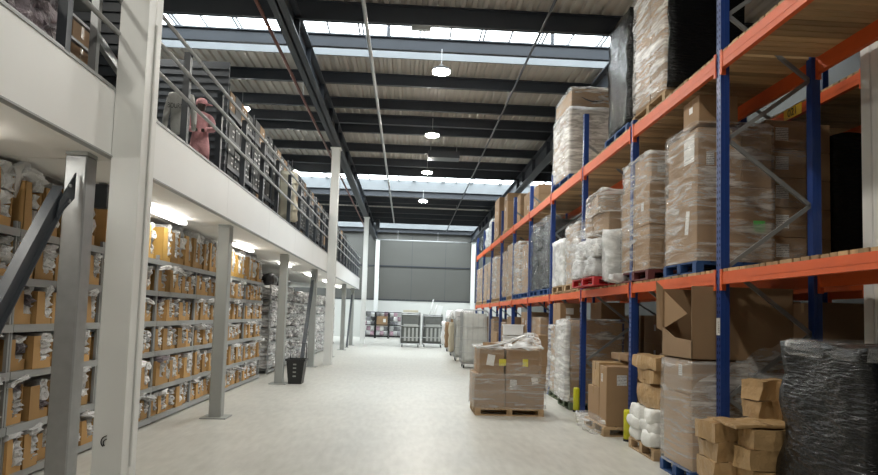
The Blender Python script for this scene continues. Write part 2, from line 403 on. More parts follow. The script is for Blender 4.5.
# ------------------------------------------------------------------ mezzanine
FX = -2.84
t = thing('mezzanine_deck', 'white mezzanine with a deep plain fascia along the left of the aisle', 'mezzanine', kind='structure')
m = MB(); y = WY0
while y < 37.6:
    m.box(FX - .03, FX, y + .003, min(y + 3.0, 37.6) - .003, 3.215, 3.84); y += 3.0
part('fascia', m, M['fascia'], t)
m = MB(); m.box(FX - .05, FX + .02, WY0, 37.6, 3.20, 3.215); m.box(FX - .05, FX + .01, WY0, 37.6, 3.84, 3.86); part('fascia_trim', m, M['shelf'], t)
m = MB(); y = WY0
while y < 37.5:
    x = FX - .04
    while x > WX0 + .2:
        m.box(max(x - 1.2, WX0) + .008, x - .008, y + .008, min(y + 2.4, 37.6) - .008, 3.235, 3.25); x -= 1.2
    y += 2.4
part('soffit_panels', m, M['soffit'], t)
part('slab', bx(WX0, FX - .035, WY0, 37.58, 3.26, 3.8), M['greysteel'], t)
# slim grey columns under it
GC = [.6, 6.15, 11.0, 16.25, 21.5, 26.6, 31.7, 36.6]
GL = ['slim grey mezzanine column just out of view at left', 'slim grey mezzanine column in the left foreground, diagonal brace bolted on', 'slim grey mezzanine column standing past the big white column',
      'slim grey mezzanine column beside the black shopping basket', 'slim grey mezzanine column just in front of second white column', 'slim grey mezzanine column just past second white column',
      'slim grey mezzanine column with brace, third past the basket', 'slim grey mezzanine column at the far end of the mezzanine']
for y, l in zip(GC, GL):
    t = thing('mezzanine_column', l, 'column', (-3.13, y, 0), group='grey mezzanine columns')
    m = MB(); m.cbox(.2, .2, 3.2, .012); part('shaft', m, M['galv' if y == 6.15 else 'greysteel'], t)
    part('base_plate', bx(-.21, .21, -.21, .21, 0, .018), M['greysteel'], t)
    part('top_plate', bx(-.1, .1, -.1, .1, 3.2, 3.232), M['greysteel'], t)
for y, dy, l in ((6.03, -2.15, 'dark diagonal brace running down from the near grey column'), (21.35, -1.9, 'dark diagonal brace leaning down past the black basket'), (36.45, -2.2, 'dark diagonal brace at the far end of the mezzanine')):
    t = thing('diagonal_brace', l, 'brace', (-3.13, y, 0), group='diagonal braces')
    m = MB(); n = Vector((0, dy, -2.85)).normalized(); p = Vector((0, -.12, 2.9)) + n * .12; q = Vector((0, dy, .05)); w = Vector((.07, 0, 0)); u = n.cross(Vector((1, 0, 0))).normalized() * .075
    m.bar(p + w * 0, q, .012, .15)
    for s in (-1, 1): m.bar(p + u * s, q + u * s, .09, .012)
    part('channel', m, M['darksteel'], t)
    m = MB(); m.add([(0.02, -.02, 3.02), (.02, -.02, 2.78), (.02, -.3, 2.55), (.02, -.26, 2.72), (.032, -.02, 3.02), (.032, -.02, 2.78), (.032, -.3, 2.55), (.032, -.26, 2.72)],
                    [(0, 1, 2, 3), (7, 6, 5, 4), (0, 4, 5, 1), (1, 5, 6, 2), (2, 6, 7, 3), (3, 7, 4, 0)]); part('gusset_plate', m, M['darksteel'], t)
    for bz in (2.88, 2.74):
        m = MB(); m.lathe([(.016, 0), (.016, .014)], 8, Matrix.Translation((.032, -.12, bz)) @ Matrix.Rotation(PI / 2, 4, 'Y')); part('bolt', m, M['galv'], t)
    part('foot_plate', bx(-.1, .1, dy - .12, dy + .12, 0, .015), M['darksteel'], t)
# tube lights under it
TL = [(4.0, 'first'), (9.0, 'second'), (13.55, 'third'), (18.4, 'fourth'), (23.2, 'fifth'), (28., 'sixth'), (33., 'seventh')]
for y, o in TL:
    t = thing('batten_light', 'lit fluorescent batten under the mezzanine, %s from the viewer' % o, 'light', (-3.66, y, 3.235), group='battens under the mezzanine')
    part('body', bx(-.035, .035, 0, 1.5, -.035, -.002), M['whiteplastic'], t)
    m = MB(); m.box(-.05, .05, .02, 1.48, -.085, -.036); part('diffuser', m, M['tube'], t)
# railing
t = thing('mezzanine_railing', 'dark guard rail with three horizontal rails along the mezzanine edge', 'railing', (FX - .06, 0, 3.86))
y = -4.73
while y < 37.4:
    part('post', bx(-.04, .04, y - .04, y + .04, 0, 1.2), M['darksteel'], t); y += 1.43
for z, n in ((1.19, 'top_rail'), (.87, 'middle_rail'), (.54, 'lower_rail')):
    m = MB(); m.tube([(.06, -5, z), (.06, 37.4, z)], .024, 8); part(n, m, M['rail'], t, True)
part('kick_plate', bx(.03, .036, -5, 37.4, 0.0, .035), M['rail'], t)

# ------------------------------------------------------------------ shelving under the mezzanine
SX = -3.9                      # front plane of the shelves
LEV = [.1, .575, 1.115, 1.585, 2.055, 2.54]
FTOP = 3.1
def shelving_unit(y0, y1, label, levels, x1=SX, depth=.6, top=2.62, base=0., mt='shelf', group='shelving bays'):
    t = thing('shelving_unit', label, 'shelving', (0, 0, base), group=group)
    for y in (y0 + .02, y1 - .02):
        for x in (x1 - .02, x1 - depth + .02):
            xx = x - .012 if x > x1 - .1 else x; part('upright', bx(xx - .018, xx + .018, y - .014, y + .014, 0, top), M[mt], t)
    for z in levels:
        m = MB(); m.box(x1 - depth + .005, x1 - .002, y0 + .04, y1 - .04, z - .02, z); m.box(x1 - .004, x1 + .012, y0 + .005, y1 - .005, z - .075, z + .004)
        m.box(x1 - depth - .01, x1 - depth + .004, y0 + .005, y1 - .005, z - .07, z)
        part('shelf', m, M[mt], t)
    return t
UY = [4.75 + 1.82 * i for i in range(8)]   # 4.75 .. 17.5
for i in range(7):
    shelving_unit(UY[i], UY[i + 1], 'pale grey shelving bay of cardboard bins, %s from the near end' % ORD[i + 1], LEV)

def screen_x(x, y): return 407 + 640 * x / y       # only used to word the labels
COLS = [(-3.23, -3.03, 6.05, 'near'), (-2.83, -2.56, 6.1, 'white'), (-3.23, -3.03, 10.9, 'mid'), (-3.23, -3.03, 16.15, 'basket')]
def zone(y):
    sx = screen_x(SX, y)
    for x0, x1, cy, n in COLS:
        if screen_x(x0, cy) - 1 < sx < screen_x(x1, cy + .2) + 1:
            return ('behind the near grey column', 'behind the big white column', 'behind the grey column past the white one', 'behind the column by the basket')[[c[3] for c in COLS].index(n)]
    if sx < 63: return 'left of the near grey column'
    if sx < 110: return 'between near grey and white columns'
    if sx < 208: return 'right of the big white column'
    return 'right of grey column past white'

bin_meshes = {}
def bin_mesh(w, h, v, yellow):
    key = (round(w, 2), round(h, 2), v, yellow)
    if key in bin_meshes: return bin_meshes[key]
    d = .5; m = MB(); c = .006; r = random.Random(v)
    m.box(-d, 0, 0, w, 0, c)                                        # bottom, front at x=0
    m.box(-d, 0, 0, c, c, h); m.box(-d, 0, w - c, w, c, h); m.box(-d, -d + c, c, w - c, c, h)
    f = (.44, .5, .58, .38, .52)[v] * w; lip = (.09, .12, .07, .11, .1)[v]
    s = r.uniform(.0, .025)
    vs = [(0, 0, c), (0, w, c), (0, w, lip), (0, f + s, lip + .01), (0, f - s, h), (0, 0, h)]
    vs += [(-c, b, z) for _, b, z in vs]
    m.add(vs, [(0, 1, 2, 3), (0, 3, 4, 5), (9, 8, 7, 6), (11, 10, 9, 6)] + [(i, i + 6, (i + 1) % 6 + 6, (i + 1) % 6) for i in range(6)])
    bin_meshes[key] = m.mesh('picking_bin', M['bin_yellow' if yellow else 'bin']); return bin_meshes[key]

bag_meshes = []
for i in range(12):
    m = MB(); m.lumpy(1, 1, 1, (5, 5, 3), .18, .17, 2.3, i * 1.7, None, 0, None)
    bag_meshes.append(m)
bag_data = [m.mesh('mailer_bag', M['bag']) for m in bag_meshes]
bag_data_grey = [m.mesh('mailer_bag', M['bag_mauve']) for m in bag_meshes[:3]]

bags = []      # (weight, mesh index, matrix, label, grey)
for li, z in enumerate(LEV):
    y = 4.85; hmax = (LEV[li + 1] - z - .085) if li < 5 else .56
    row = []
    while y < 17.3:
        w = R.choice((.24, .26, .28, .3, .34)) * (1.18 if R.random() < .15 else 1)
        if any(abs(y + w / 2 - u) < w / 2 + .03 for u in UY): y += .04; continue
        h = hmax - R.choice((.04, .07, .1)) if li < 5 else R.choice((.5, .53, .55))
        row.append((y, w, h)); y += w + R.choice((.01, .015, .02, .04, .07))
    zones = [zone(a + b / 2) for a, b, c in row]
    cnt = {}
    shelf = ('bottom shelf', 'second shelf up', 'third shelf up', 'fourth shelf up', 'fifth shelf up', 'top shelf')[li]
    for (y, w, h), zn in zip(row, zones):
        cnt[zn] = cnt.get(zn, 0) + 1
        yellow = li == 5 and 8.9 < y < 10.4 or li == 5 and 13.8 < y < 15.6
        v = R.randrange(5); proud = R.uniform(-.03, .045)
        b = put('picking_bin', bin_mesh(w, h, v, yellow), (SX - .02 + proud, y, z + .003), 0)
        where = '%s, %s %s' % (shelf, ORD[cnt[zn]], zn)
        tag(b, 'open cardboard bin, ' + where, 'bin', 'cardboard picking bins')
        # white mailers packed in the bin, facing out of its cut-away front, some lying on top
        n = R.choice((3, 3, 4, 4)); f = (.44, .5, .58, .38, .52)[v] * w
        zz = .012
        for k in range(n):
            hh = (h - .02) / n
            top = k == n - 1
            sy = (w - f) * R.uniform(.85, 1.12); sx = R.uniform(.36, .44); sz = hh * R.uniform(.95, 1.2)
            mx = Matrix.Translation((SX - .02 + proud + R.uniform(-.01, .035) - sx / 2, y + f + (w - f) * .5, z + zz + sz / 2)) @ Matrix.Rotation(R.uniform(-.12, .12), 4, 'X') @ Matrix.Diagonal((sx, sy, sz, 1))
            bags.append(((1 + .3 * top) / (y * y), R.randrange(12), mx, '%s white mailer bag in bin, %s' % (('lowest', 'second', 'third', 'top')[k] if not top else 'top', where), R.random() < .05)); zz += hh
        if R.random() < .5:
            sx, sy, sz = R.uniform(.26, .36), R.uniform(.2, .34), R.uniform(.035, .06) if li == 5 else R.uniform(.05, .075)
            mx = Matrix.Translation((SX - .14 + proud + R.uniform(-.02, .1), y + w * R.uniform(.4, .75), z + h + sz * .3)) @ Matrix.Rotation(R.uniform(-.25, .25), 4, 'X') @ Matrix.Rotation(R.uniform(-.2, .35), 4, 'Y') @ Matrix.Diagonal((sx, sy, sz, 1))
            bags.append((1.6 / (y * y), R.randrange(12), mx, 'white mailer bag lying over bin, %s' % where, R.random() < .05))
bags.sort(key=lambda b: -b[0])
many = MB()
for i, (wt, k, mx, lab, grey) in enumerate(bags):
    if i < 300:
        o = put('mailer_bag', bag_data_grey[k % 3] if grey else bag_data[k]); o.matrix_world = mx
        tag(o, lab.replace('white', 'grey', 1) if grey else lab, 'mailer bag', 'mailer bags in the bins')
    else: many.add(bag_meshes[k].v, bag_meshes[k].f, 0, mx)

# second run of shelving, packed with loose white mailers; the end of its first bay shows
S2 = [18.55 + 2.0 * i for i in range(9)]
LEV2 = [.12, .5, .9, 1.3, 1.7, 2.1]
for i in range(8):
    shelving_unit(S2[i], S2[i + 1], 'pale grey shelving bay packed with loose white mailers, %s past the gap' % ORD[i + 1], LEV2, SX, .6, 2.56, group='mailer shelving bays')
    for li, z in enumerate(LEV2):
        y = S2[i] + .06
        while y < S2[i + 1] - .22:
            w = R.uniform(.2, .3); zz = z
            gap = .38 if li < 5 else .42
            while zz < z + gap - .1:
                sz = R.uniform(.06, .13); sx = R.uniform(.42, .54)
                mx = Matrix.Translation((SX - sx / 2 + R.uniform(-.03, .07), y + w / 2, zz + sz / 2)) @ Matrix.Rotation(R.uniform(-.15, .15), 4, 'X') @ Matrix.Rotation(R.uniform(-.1, .1), 4, 'Y') @ Matrix.Diagonal((sx, w * 1.05, sz, 1))
                many.add(bag_meshes[R.randrange(12)].v, bag_meshes[0].f, 0, mx); zz += sz * .86
            y += w
tag(put('mailer_bags', many.mesh('mailer_bags', M['bag_many'])), 'mass of crumpled white mailer bags packed on the farther shelves', 'mailer bags', kind='stuff')
# things lying on top of the second run
for i, (y, l, w, h) in enumerate(((18.9, 'first', .9, .34), (20.0, 'second', .8, .3), (21.0, 'third', .7, .28))):
    m = MB(); m.lumpy(.55, w, h, (6, 8, 4), .35, .07, 3, i * 3.3); solo('refuse_sack', m, M['black_bag'], 'bulging black plastic sack on top of mailer shelving, %s past the gap' % l, 'sack', (SX - .32, y + w / 2, 2.57), smooth=True, group='black sacks on the shelving')

# ------------------------------------------------------------------ cartons, pallets, film
pallet_cache = {}
def pallet(x0, y0, z, w, d, label, mt='wood', detail=True, h=.15):
    """w along X, d along Y, corner at x0,y0"""
    t = thing('pallet', label, 'pallet', (x0 + w / 2, y0 + d / 2, z), group='pallets')
    key = (w, d, mt, detail, h)
    if key not in pallet_cache:
        top = MB(); n = max(5, int(w / .17))
        for i in range(n):
            a = -w / 2 + i * w / n; top.box(a + .012, a + w / n - .012, -d / 2, d / 2, h - .022, h)
        for yy in (-d / 2 + .0, -.05, d / 2 - .1): top.box(-w / 2, w / 2, yy, yy + .1, h - .044, h - .022)
        bot = MB()
        for yy in (-d / 2, -.05, d / 2 - .1): bot.box(-w / 2, w / 2, yy, yy + .1, 0, .02)
        for xx in (-w / 2, w / 2 - .1): bot.box(xx, xx + .1, -d / 2 + .1, d / 2 - .1, 0, .02)
        blk = bx(-.05, .05, -.05, .05, .02, h - .044)
        pallet_cache[key] = (top.mesh('deck_boards', M[mt]), bot.mesh('base_boards', M[mt]), blk.mesh('block', M[mt]))
    a, b, c = pallet_cache[key]
    put('deck_boards', a, parent=t); put('base_boards', b, parent=t)
    for xx in (-w / 2 + .05, 0, w / 2 - .05):
        for yy in (-d / 2 + .05, 0, d / 2 - .05): put('block', c, (xx, yy, 0), parent=t)
    return t

LABEL_CACHE = {}
def label_plate(parent, face, u, v, w, h, mt='barcode', hw=(0, 0), rot=0., name='paper_label'):
    """flat label on a carton face: face 'x' = aisle side (-X), 'y' = side facing the viewer (-Y); u along the face, v up"""
    key = (w, h, mt)
    if key not in LABEL_CACHE: LABEL_CACHE[key] = bx(-w / 2, w / 2, -.0015, 0, -h / 2, h / 2).mesh(name, M[mt])
    o = put(name, LABEL_CACHE[key], parent=parent)
    if face == 'y': o.location = (u, -hw[1] - .001, v); o.rotation_euler = (0, rot, 0)
    else: o.location = (-hw[0] - .001, u, v); o.rotation_euler = (0, rot, -PI / 2)
    return o

def carton(x0, y0, z, w, d, h, label, mt='carton', rz=0., tape=True, labels=(), group=None, cat='carton', name='carton', detail=True):
    m = MB(); m.cbox(w, d, h, .006)
    o = tag(put(name, m.mesh(name, M[mt]), (x0 + w / 2, y0 + d / 2, z), rz), label, cat, group)
    if tape and detail:
        m = MB(); e = .0022
        m.box(-w / 2 - e, w / 2 + e, -.03, .03, h - .001, h + e); m.box(-w / 2 - e, -w / 2 + .001, -.03, .03, h - .13, h); m.box(w / 2 - .001, w / 2 + e, -.03, .03, h - .13, h)
        put('tape', m.mesh('tape', M['tape']), parent=o)
        m = MB(); m.box(-w / 2 - e, -w / 2 + .001, -d / 2 + .02, d / 2 - .02, h * .5 - .002, h * .5 + .002)
    for L in labels: label_plate(o, L[0], L[1], L[2], L[3], L[4], L[5] if len(L) > 5 else 'barcode', (w / 2, d / 2), L[6] if len(L) > 6 else 0.)
    return o

def wrap(x0, x1, y0, y1, z0, z1, label, mt='clear', bulge=.025, amp=.02, seed=0, top=True, skirt=0., name='stretch_film', slump=None):
    """film wound round a load: a rounded sleeve closed over the top edge"""
    w, d, h = x1 - x0, y1 - y0, z1 - z0; nu = 14; nl = max(6, int(h / .11)); r = .05
    per = []
    for (ax, ay, bx_, by) in ((-1, -1, 1, -1), (1, -1, 1, 1), (1, 1, -1, 1), (-1, 1, -1, -1)):
        for i in range(nu):
            s = i / nu; per.append((ax + (bx_ - ax) * s, ay + (by - ay) * s))
    vs = []; fs = []; n = len(per)
    def ring(z, sc, k, a):
        for (px, py) in per:
            q = Vector((px * w / 2, py * d / 2, z))
            cl = max(0, abs(px) + abs(py) - 1.72) * .5
            q.x *= sc * (1 - cl * .3); q.y *= sc * (1 - cl * .3)
            nn = noise.noise_vector(Vector((q.x * 4 + seed * 5.1, q.y * 4, z * 5)))
            n2 = noise.noise_vector(Vector((q.x * 11 + seed, q.y * 11, z * 13)))
            out = Vector((px, py, 0)).normalized()
            if a: q += out * (abs(nn.x) * a + abs(n2.y) * a * .5); q.z += nn.z * a * .6 * (0 if k == 0 else 1)
            vs.append(q)
    B = 1 + bulge
    for l in range(nl + 1):
        f = l / nl; sc = B + (skirt * (1 - f) ** 2)
        ring(f * h, sc, l, amp)
    if top:
        ring(h + .012, .93, 9, amp * .3); ring(h + .016, .6, 9, amp * .3); ring(h + .014, .15, 9, 0)
        nl += 3
    for l in range(nl):
        for i in range(n): fs.append((l * n + i, l * n + (i + 1) % n, (l + 1) * n + (i + 1) % n, (l + 1) * n + i))
    if top: fs.append(tuple(range(nl * n, nl * n + n)))
    m = MB(); m.add(vs, fs)
    return tag(put(name, m.mesh(name, M[mt], True), ((x0 + x1) / 2, (y0 + y1) / 2, z0)), label, 'film')

def stack(where, x0, y0, z0, w, d, rows, mt='carton', labels=True, short=False, detail=True, nx=2, ny=2, group=None):
    """rows = heights of tiers; a tier is ny cartons along the aisle by nx deep. Labels name tier and place."""
    z = z0; nt = len(rows)
    tier = {1: ['only'], 2: ['lower', 'upper'], 3: ['lowest', 'middle', 'top'], 4: ['lowest', 'second', 'third', 'top'], 5: ['lowest', 'second', 'third', 'fourth', 'top'], 6: ['lowest', 'second', 'third', 'fourth', 'fifth', 'top']}[nt]
    for ti, h in enumerate(rows):
        for i in range(nx):
            for j in range(ny):
                side = ('' if ny == 1 else ('near ', 'far ')[j] if ny == 2 else ('near ', 'middle ', 'far ')[j]) + ('' if nx == 1 else ('front ', 'rear ')[i])
                L = []
                if labels and detail:
                    bw, bd = w / nx, d / ny
                    if i == 0 and R.random() < .55: L.append(('x', R.uniform(-.1, .1), h * R.uniform(.45, .7), .1, .13))
                    if j == 0 and R.random() < .5: L.append(('y', R.uniform(-.1, .1), h * R.uniform(.4, .7), .1, .13))
                carton(x0 + i * w / nx + .004 + R.uniform(0, .008), y0 + j * d / ny + .004 + R.uniform(0, .008), z, w / nx - .016, d / ny - .016, h - .004,
                       '%s%s carton of the %s' % (side, (tier[ti] + ' tier') if nt > 1 else '', where), mt, R.uniform(-.006, .006), True, L, group or 'cartons in the palletised loads', detail=detail)
        z += h
    return z

# ------------------------------------------------------------------ pallet racking
BAY = 2.83; FY = [6.97 + BAY * k for k in range(-1, 10)]
RX0, RX1 = 3.51, 4.57
Z1, Z2 = 2.38, 4.87
FT = ['just out of view at the right edge', 'nearest in view, carrying a white label', 'second from the viewer', 'third from the viewer', 'fourth from the viewer', 'fifth from the viewer', 'sixth from the viewer',
      'seventh from the viewer', 'eighth from the viewer', 'ninth from the viewer', 'at the far end of the row']
HT = [7.4, 7.4, 4.98, 5.98, 5.35, 5.65, 5.85, 5.85, 5.85, 5.85, 5.85]
def rack_frame(y, x0, x1, top, label, group):
    t = thing('rack_upright_frame', label, 'rack frame', (0, y, 0), group=group)
    for x, s in ((x0, 1), (x1, -1)):
        m = MB(); m.box(x - .05, x + .05, -.05, .05, 0.01, top)
        m.box(x - .012 * 1, x + .012, -.054, -.05, .01, top)
        z = .12; f = x - .0515 if s > 0 else x + .05
        while z < top - .05:
            for q in (-.024, .024): m.box(f, f + .0015, q - .007, q + .007, z, z + .03, 1)
            z += .075
        part('upright', m, [M['blue'], M['hole']], t)
        part('foot_plate', bx(x - .075, x + .075, -.075, .075, 0, .01), M['blue'], t)
    z = .27; k = 0
    while z + .725 < top:
        a, b = (x1 - .05, x0 + .05) if k % 2 == 0 else (x0 + .05, x1 - .05)
        m = MB(); m.bar((a, 0, z), (b, 0, z + .725), .03, .045); part('brace', m, M['bracesteel'], t); z += .725; k += 1
    return t
for y, l, h in zip(FY, FT, HT):
    rack_frame(y, RX0, RX1, h, 'blue slotted rack frame facing the aisle, ' + l, 'blue rack frames along the aisle')
def beam(xc, y0, y1, ztop, h, label, group, inner=1):
    t = thing('rack_beam', label, 'rack beam', (xc, 0, ztop), group=group)
    m = MB(); m.box(-.028, .028, y0, y1, -h, -.018); m.box(-.022 if inner > 0 else -.028, .028 if inner > 0 else .022, y0, y1, -.018, 0)
    m.box(-.031, -.028, y0, y1, -h * .62, -h * .38)
    part('section', m, M['orange'], t)
    for y in (y0, y1 - .006): part('end_connector', bx(-.034, .034, y, y + .006, -h - .07, .03), M['orange'], t)
    for y in (y0 + .002, y1 - .045): part('end_hook', bx(-.036, -.03, y, y + .043, -h - .07, .03), M['orange'], t)
    return t
def timber_deck(x0, x1, y0, y1, z, label, group):
    m = MB(); y = y0; r = random.Random(int(y0 * 10))
    while y < y1 - .1:
        w = r.uniform(.1, .14); m.box(x0 + r.uniform(0, .015), x1 - r.uniform(0, .015), y, y + w - .018, z, z + .03 + r.uniform(0, .006)); y += w
    solo('timber_deck', m, M['deck'], label, 'timber deck', group=group)
for k in range(len(FY) - 1):
    y0, y1 = FY[k] + .05, FY[k + 1] - .05
    bay = ('bay at the right edge', 'first bay past the labelled post', 'second bay past the labelled post', 'third bay past labelled post', 'fourth bay past labelled post', 'fifth bay past labelled post',
           'sixth bay past labelled post', 'seventh bay past labelled post', 'eighth bay past labelled post', 'last bay of the row')[k]
    for z, h, n in ((Z1, .135, 'lower'), (Z2, .18, 'upper')):
        beam(RX0 - .028, y0, y1, z, h, 'orange front rack beam, %s level, %s' % (n, bay), 'orange front beams')
        beam(RX1 + .028, y0, y1, z, h, 'orange rear rack beam, %s level, %s' % (n, bay), 'orange rear beams', -1)
        timber_deck(RX0 - .05, 5.06 if k == 1 and n == 'lower' else RX1 + .05, FY[k], FY[k + 1], z + .001, 'timber slat deck on %s beams, %s' % (n, bay), 'timber decks')
Z1 += .037; Z2 += .037
# the rack standing back to back with it
QX0, QX1 = 5.25, 6.6
for k in range(0, 5):
    rack_frame(FY[k], QX0, QX1, 6.2, 'blue rack frame of the back row, %s from the viewer' % ORD[k + 1], 'blue frames of the back row')
    if k < 4:
        y0, y1 = FY[k] + .05, FY[k + 1] - .05
        for z, n in ((2.38, 'lower'), (4.80, 'upper')):
            t = beam(QX0 - .028, y0, y1, z, .14, 'orange front beam of the back row, %s level, %s bay' % (n, ORD[k + 1]), 'orange beams of the back row')
            beam(QX1 + .028, y0, y1, z, .14, 'orange rear beam of the back row, %s level, %s bay' % (n, ORD[k + 1]), 'orange rear beams of the back row', -1)
            timber_deck(QX0 - .05, QX1 + .05, FY[k], FY[k + 1], z + .001, 'timber slat deck of the back row, %s level, %s bay' % (n, ORD[k + 1]), 'timber decks of the back row')
t = thing('location_sign', 'small yellow location sign numbered 021 on the back row beam', 'sign', (QX0 - .062, 8.36, 4.735), -PI / 2)
part('plate', bx(-.2, .2, -.004, 0, -.075, .075), M['signyellow'], t)
text_part('number', '021', .15, M['ink'], t, (0, -.0055, 0))
t = thing('rack_label', 'white barcode label on the nearest blue post', 'label', (RX0 - .053, 6.97, 1.78))
part('plate', bx(-.002, 0, -.04, .045, -.1, .09), M['paper'], t); part('barcode', bx(-.003, -.002, -.03, .0, -.08, .06), M['barcode'], t)
for k, l in ((2, 'second'), (3, 'third')):
    t = thing('post_guard', 'yellow plastic guard at the foot of the %s blue post' % l, 'post guard', (RX0 - .12, FY[k] - .02 if k == 3 else 9.66, 0))
    m = MB(); m.lathe([(.062, 0), (.062, .44), (.05, .47), (.042, .47), (.042, .05)], 16); part('sleeve', m, M['yellow'], t, True)
    m = MB(); m.lathe([(.066, 0), (.066, .035)], 16); part('base_band', m, M['rubber'], t)

# ------------------------------------------------------------------ lower beam level, near to far
Lz = Z1 + .002
def P2(x0, y0, w, d, label, mt='wood', z=None): pallet(x0, y0, Lz if z is None else z, w, d, label, mt); return (Lz if z is None else z) + .151
# A: big cartons on a blue pallet right behind the labelled post
z = P2(3.5, 7.62, 1.0, 1.0, 'blue pallet under the big cartons, lower beams, behind the labelled post', 'bluepallet')
carton(3.52, 7.64, z, .97, .95, .93, 'big lower carton with green label behind the labelled blue post', 'carton', 0, True,
       [('y', .30, .45, .15, .14, 'greenlabel'), ('y', -.17, .22, .13, .15), ('y', -.14, .55, .12, .11, 'paper', .3), ('x', -.2, .5, .1, .3, 'paper', .15)], 'cartons in the palletised loads')
carton(3.54, 7.66, z + .935, .55, .9, .74, 'middle front carton with white label, stack behind the labelled blue post', 'carton', 0, True, [('x', -.2, .5, .3, .34, 'paper'), ('y', -.12, .35, .1, .16)], 'cartons in the palletised loads')
carton(4.1, 7.66, z + .935, .38, .9, .78, 'middle rear carton of the stack behind the labelled blue post', 'carton', 0, True, [], 'cartons in the palletised loads')
carton(3.56, 7.68, z + 1.735, .5, .45, .36, 'small upright top carton behind the labelled blue post, near upper beam', 'carton', 0, True, [('x', .0, .22, .1, .08, 'paper')], 'cartons in the palletised loads')
wrap(3.5, 4.5, 7.62, 8.6, z, z + 1.74, 'clear film round the big cartons behind the labelled blue post', 'clear', seed=1)
# five-high labelled cartons just behind it
z = P2(4.5, 7.8, .55, .9, 'blue half pallet under the five-high labelled cartons', 'bluepallet')
zz = z
for i, h in enumerate((.36, .38, .38, .37, .38)):
    carton(4.5, 7.84, zz, .54, .82, h - .006, 'carton with white label behind the rear blue post, %s of five-high stack' % ('lowest', 'second', 'middle', 'fourth', 'topmost')[i], 'carton', 0, True,
           [('y', -.05, h * .52, .17, .17)], 'five-high cartons'); zz += h
wrap(4.49, 5.05, 7.82, 8.68, z, zz + .02, 'clear film round the five-high labelled cartons', 'clear_light', seed=4, bulge=.008)
z = P2(5.12, 7.9, 1.3, 1.2, 'dark pallet on the back row under narrow cartons and black load', 'maroonpallet', 2.38 + .04)
zz = z
for i, h in enumerate((.36, .38, .38, .37, .38)):
    carton(5.12, 7.95, zz, .31, .9, h - .006, 'narrow carton on the back row right of rear post, %s from below' % ORD[i + 1], 'carton', 0, True,
           [('y', -.06, h * .5, .13, .15)] if i not in (2, 4) else [], 'back row narrow cartons'); zz += h
m = MB(); m.lumpy(.8, 1.05, 1.85, (6, 8, 14), .2, .06, 2.5, 3.); solo('wrapped_load', m, M['black'], 'tall black wrapped load on the back row left of the right-edge column', 'wrapped load', (5.87, 8.5, z), smooth=True)
m = MB(); m.lumpy(.9, .95, 1.25, (6, 8, 10), .15, .06, 2.5, 5.); solo('wrapped_load', m, M['smoke'], 'dim film-wrapped bundle under the back row beside right white column', 'wrapped load', (5.75, 8.4, .152), smooth=True)
pallet(5.2, 7.9, 0, 1.1, 1.0, 'wooden pallet on the floor under the back row, nearest')
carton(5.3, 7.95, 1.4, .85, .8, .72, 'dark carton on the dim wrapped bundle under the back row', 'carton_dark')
# B: cartons on a maroon pallet
z = P2(3.45, 9.05, 1.0, 1.25, 'maroon pallet under wrapped cartons, first bay past the labelled post', 'maroonpallet')
W = 'wrapped load on maroon pallet'
stack(W, 3.47, 9.07, z, .96, 1.2, (.66, .64), nx=1, ny=2)
carton(3.5, 9.1, z + 1.31, .9, 1.12, .4, 'wide flat carton topping the load on the maroon pallet', 'carton', .01, True, [('y', -.3, .2, .12, .16)], 'cartons in the palletised loads')
wrap(3.45, 4.47, 9.05, 10.3, z, z + 1.3, 'clear film round the two carton tiers on the maroon pallet', 'clear', seed=2)
wrap(3.48, 4.42, 9.08, 10.25, z + 1.3, z + 1.74, 'loose film over the top carton on the maroon pallet', 'clear_heavy', seed=9, amp=.05)
# white film bundle squeezed between loads
m = MB(); m.lumpy(.7, .42, .95, (6, 5, 9), .35, .07, 4., 8.); solo('film_bundle', m, M['milky'], 'tall white film bundle squeezed between red and maroon pallets', 'bundle', (3.62, 10.6, Lz), smooth=True)
m = MB(); m.lumpy(.3, .26, .16, (5, 5, 4), .4, .05, 6., 2.); solo('film_bundle', m, M['milky'], 'small ball of white film at the deck edge beside red pallet', 'bundle', (3.42, 10.28, Lz), smooth=True)
# D: white sacks in film on a red pallet
z = P2(3.2, 10.9, 1.1, 1.45, 'bright red pallet under white film bundles on lower beams', 'redpallet')
for i, (x, y, dz, w, d, h) in enumerate(((3.42, 11.2, 0, .5, .6, .36), (3.42, 11.95, 0, .5, .6, .36), (3.45, 11.15, .33, .5, .62, .36), (3.45, 11.85, .33, .48, .66, .38), (3.95, 11.5, 0, .5, 1.1, .7))):
    m = MB(); m.lumpy(w, d, h, (9, 9, 6), .3, .07, 5., i * 2.1)
    solo('film_bundle', m, M['bag'], 'white plastic bundle on the red pallet, ' + ('near lower', 'far lower', 'near upper', 'far upper', 'tall rear')[i] + ' one', 'bundle', (x, y, z + dz), smooth=True, group='white bundles on the red pallet')
wrap(3.18, 4.2, 10.9, 12.3, z, z + .8, 'glossy film sleeve round the white bundles on the red pallet', 'clear', seed=6, amp=.07, bulge=.05)
carton(3.45, 11.0, z + .83, .8, .72, .34, 'wrapped carton lying above the white bundles, lower of near pair', 'carton', .08, True, [], 'cartons above the white bundles')
carton(3.4, 11.15, z + 1.18, .8, .85, .32, 'wrapped carton lying above the white bundles, upper of near pair', 'carton', -.12, True, [], 'cartons above the white bundles')
carton(3.45, 11.85, z + .83, .8, .5, .5, 'wrapped carton above the white bundles, farther one beside the post', 'carton', .03, True, [], 'cartons above the white bundles')
wrap(3.36, 4.25, 10.97, 12.0, z + 1.14, z + 1.55, 'bunched clear film over the top carton above the white bundles', 'clear_heavy', seed=12, amp=.06)
wrap(3.38, 4.25, 10.97, 12.4, z + .8, z + 1.17, 'creased film round the cartons above the white bundles', 'clear', seed=13, amp=.05)
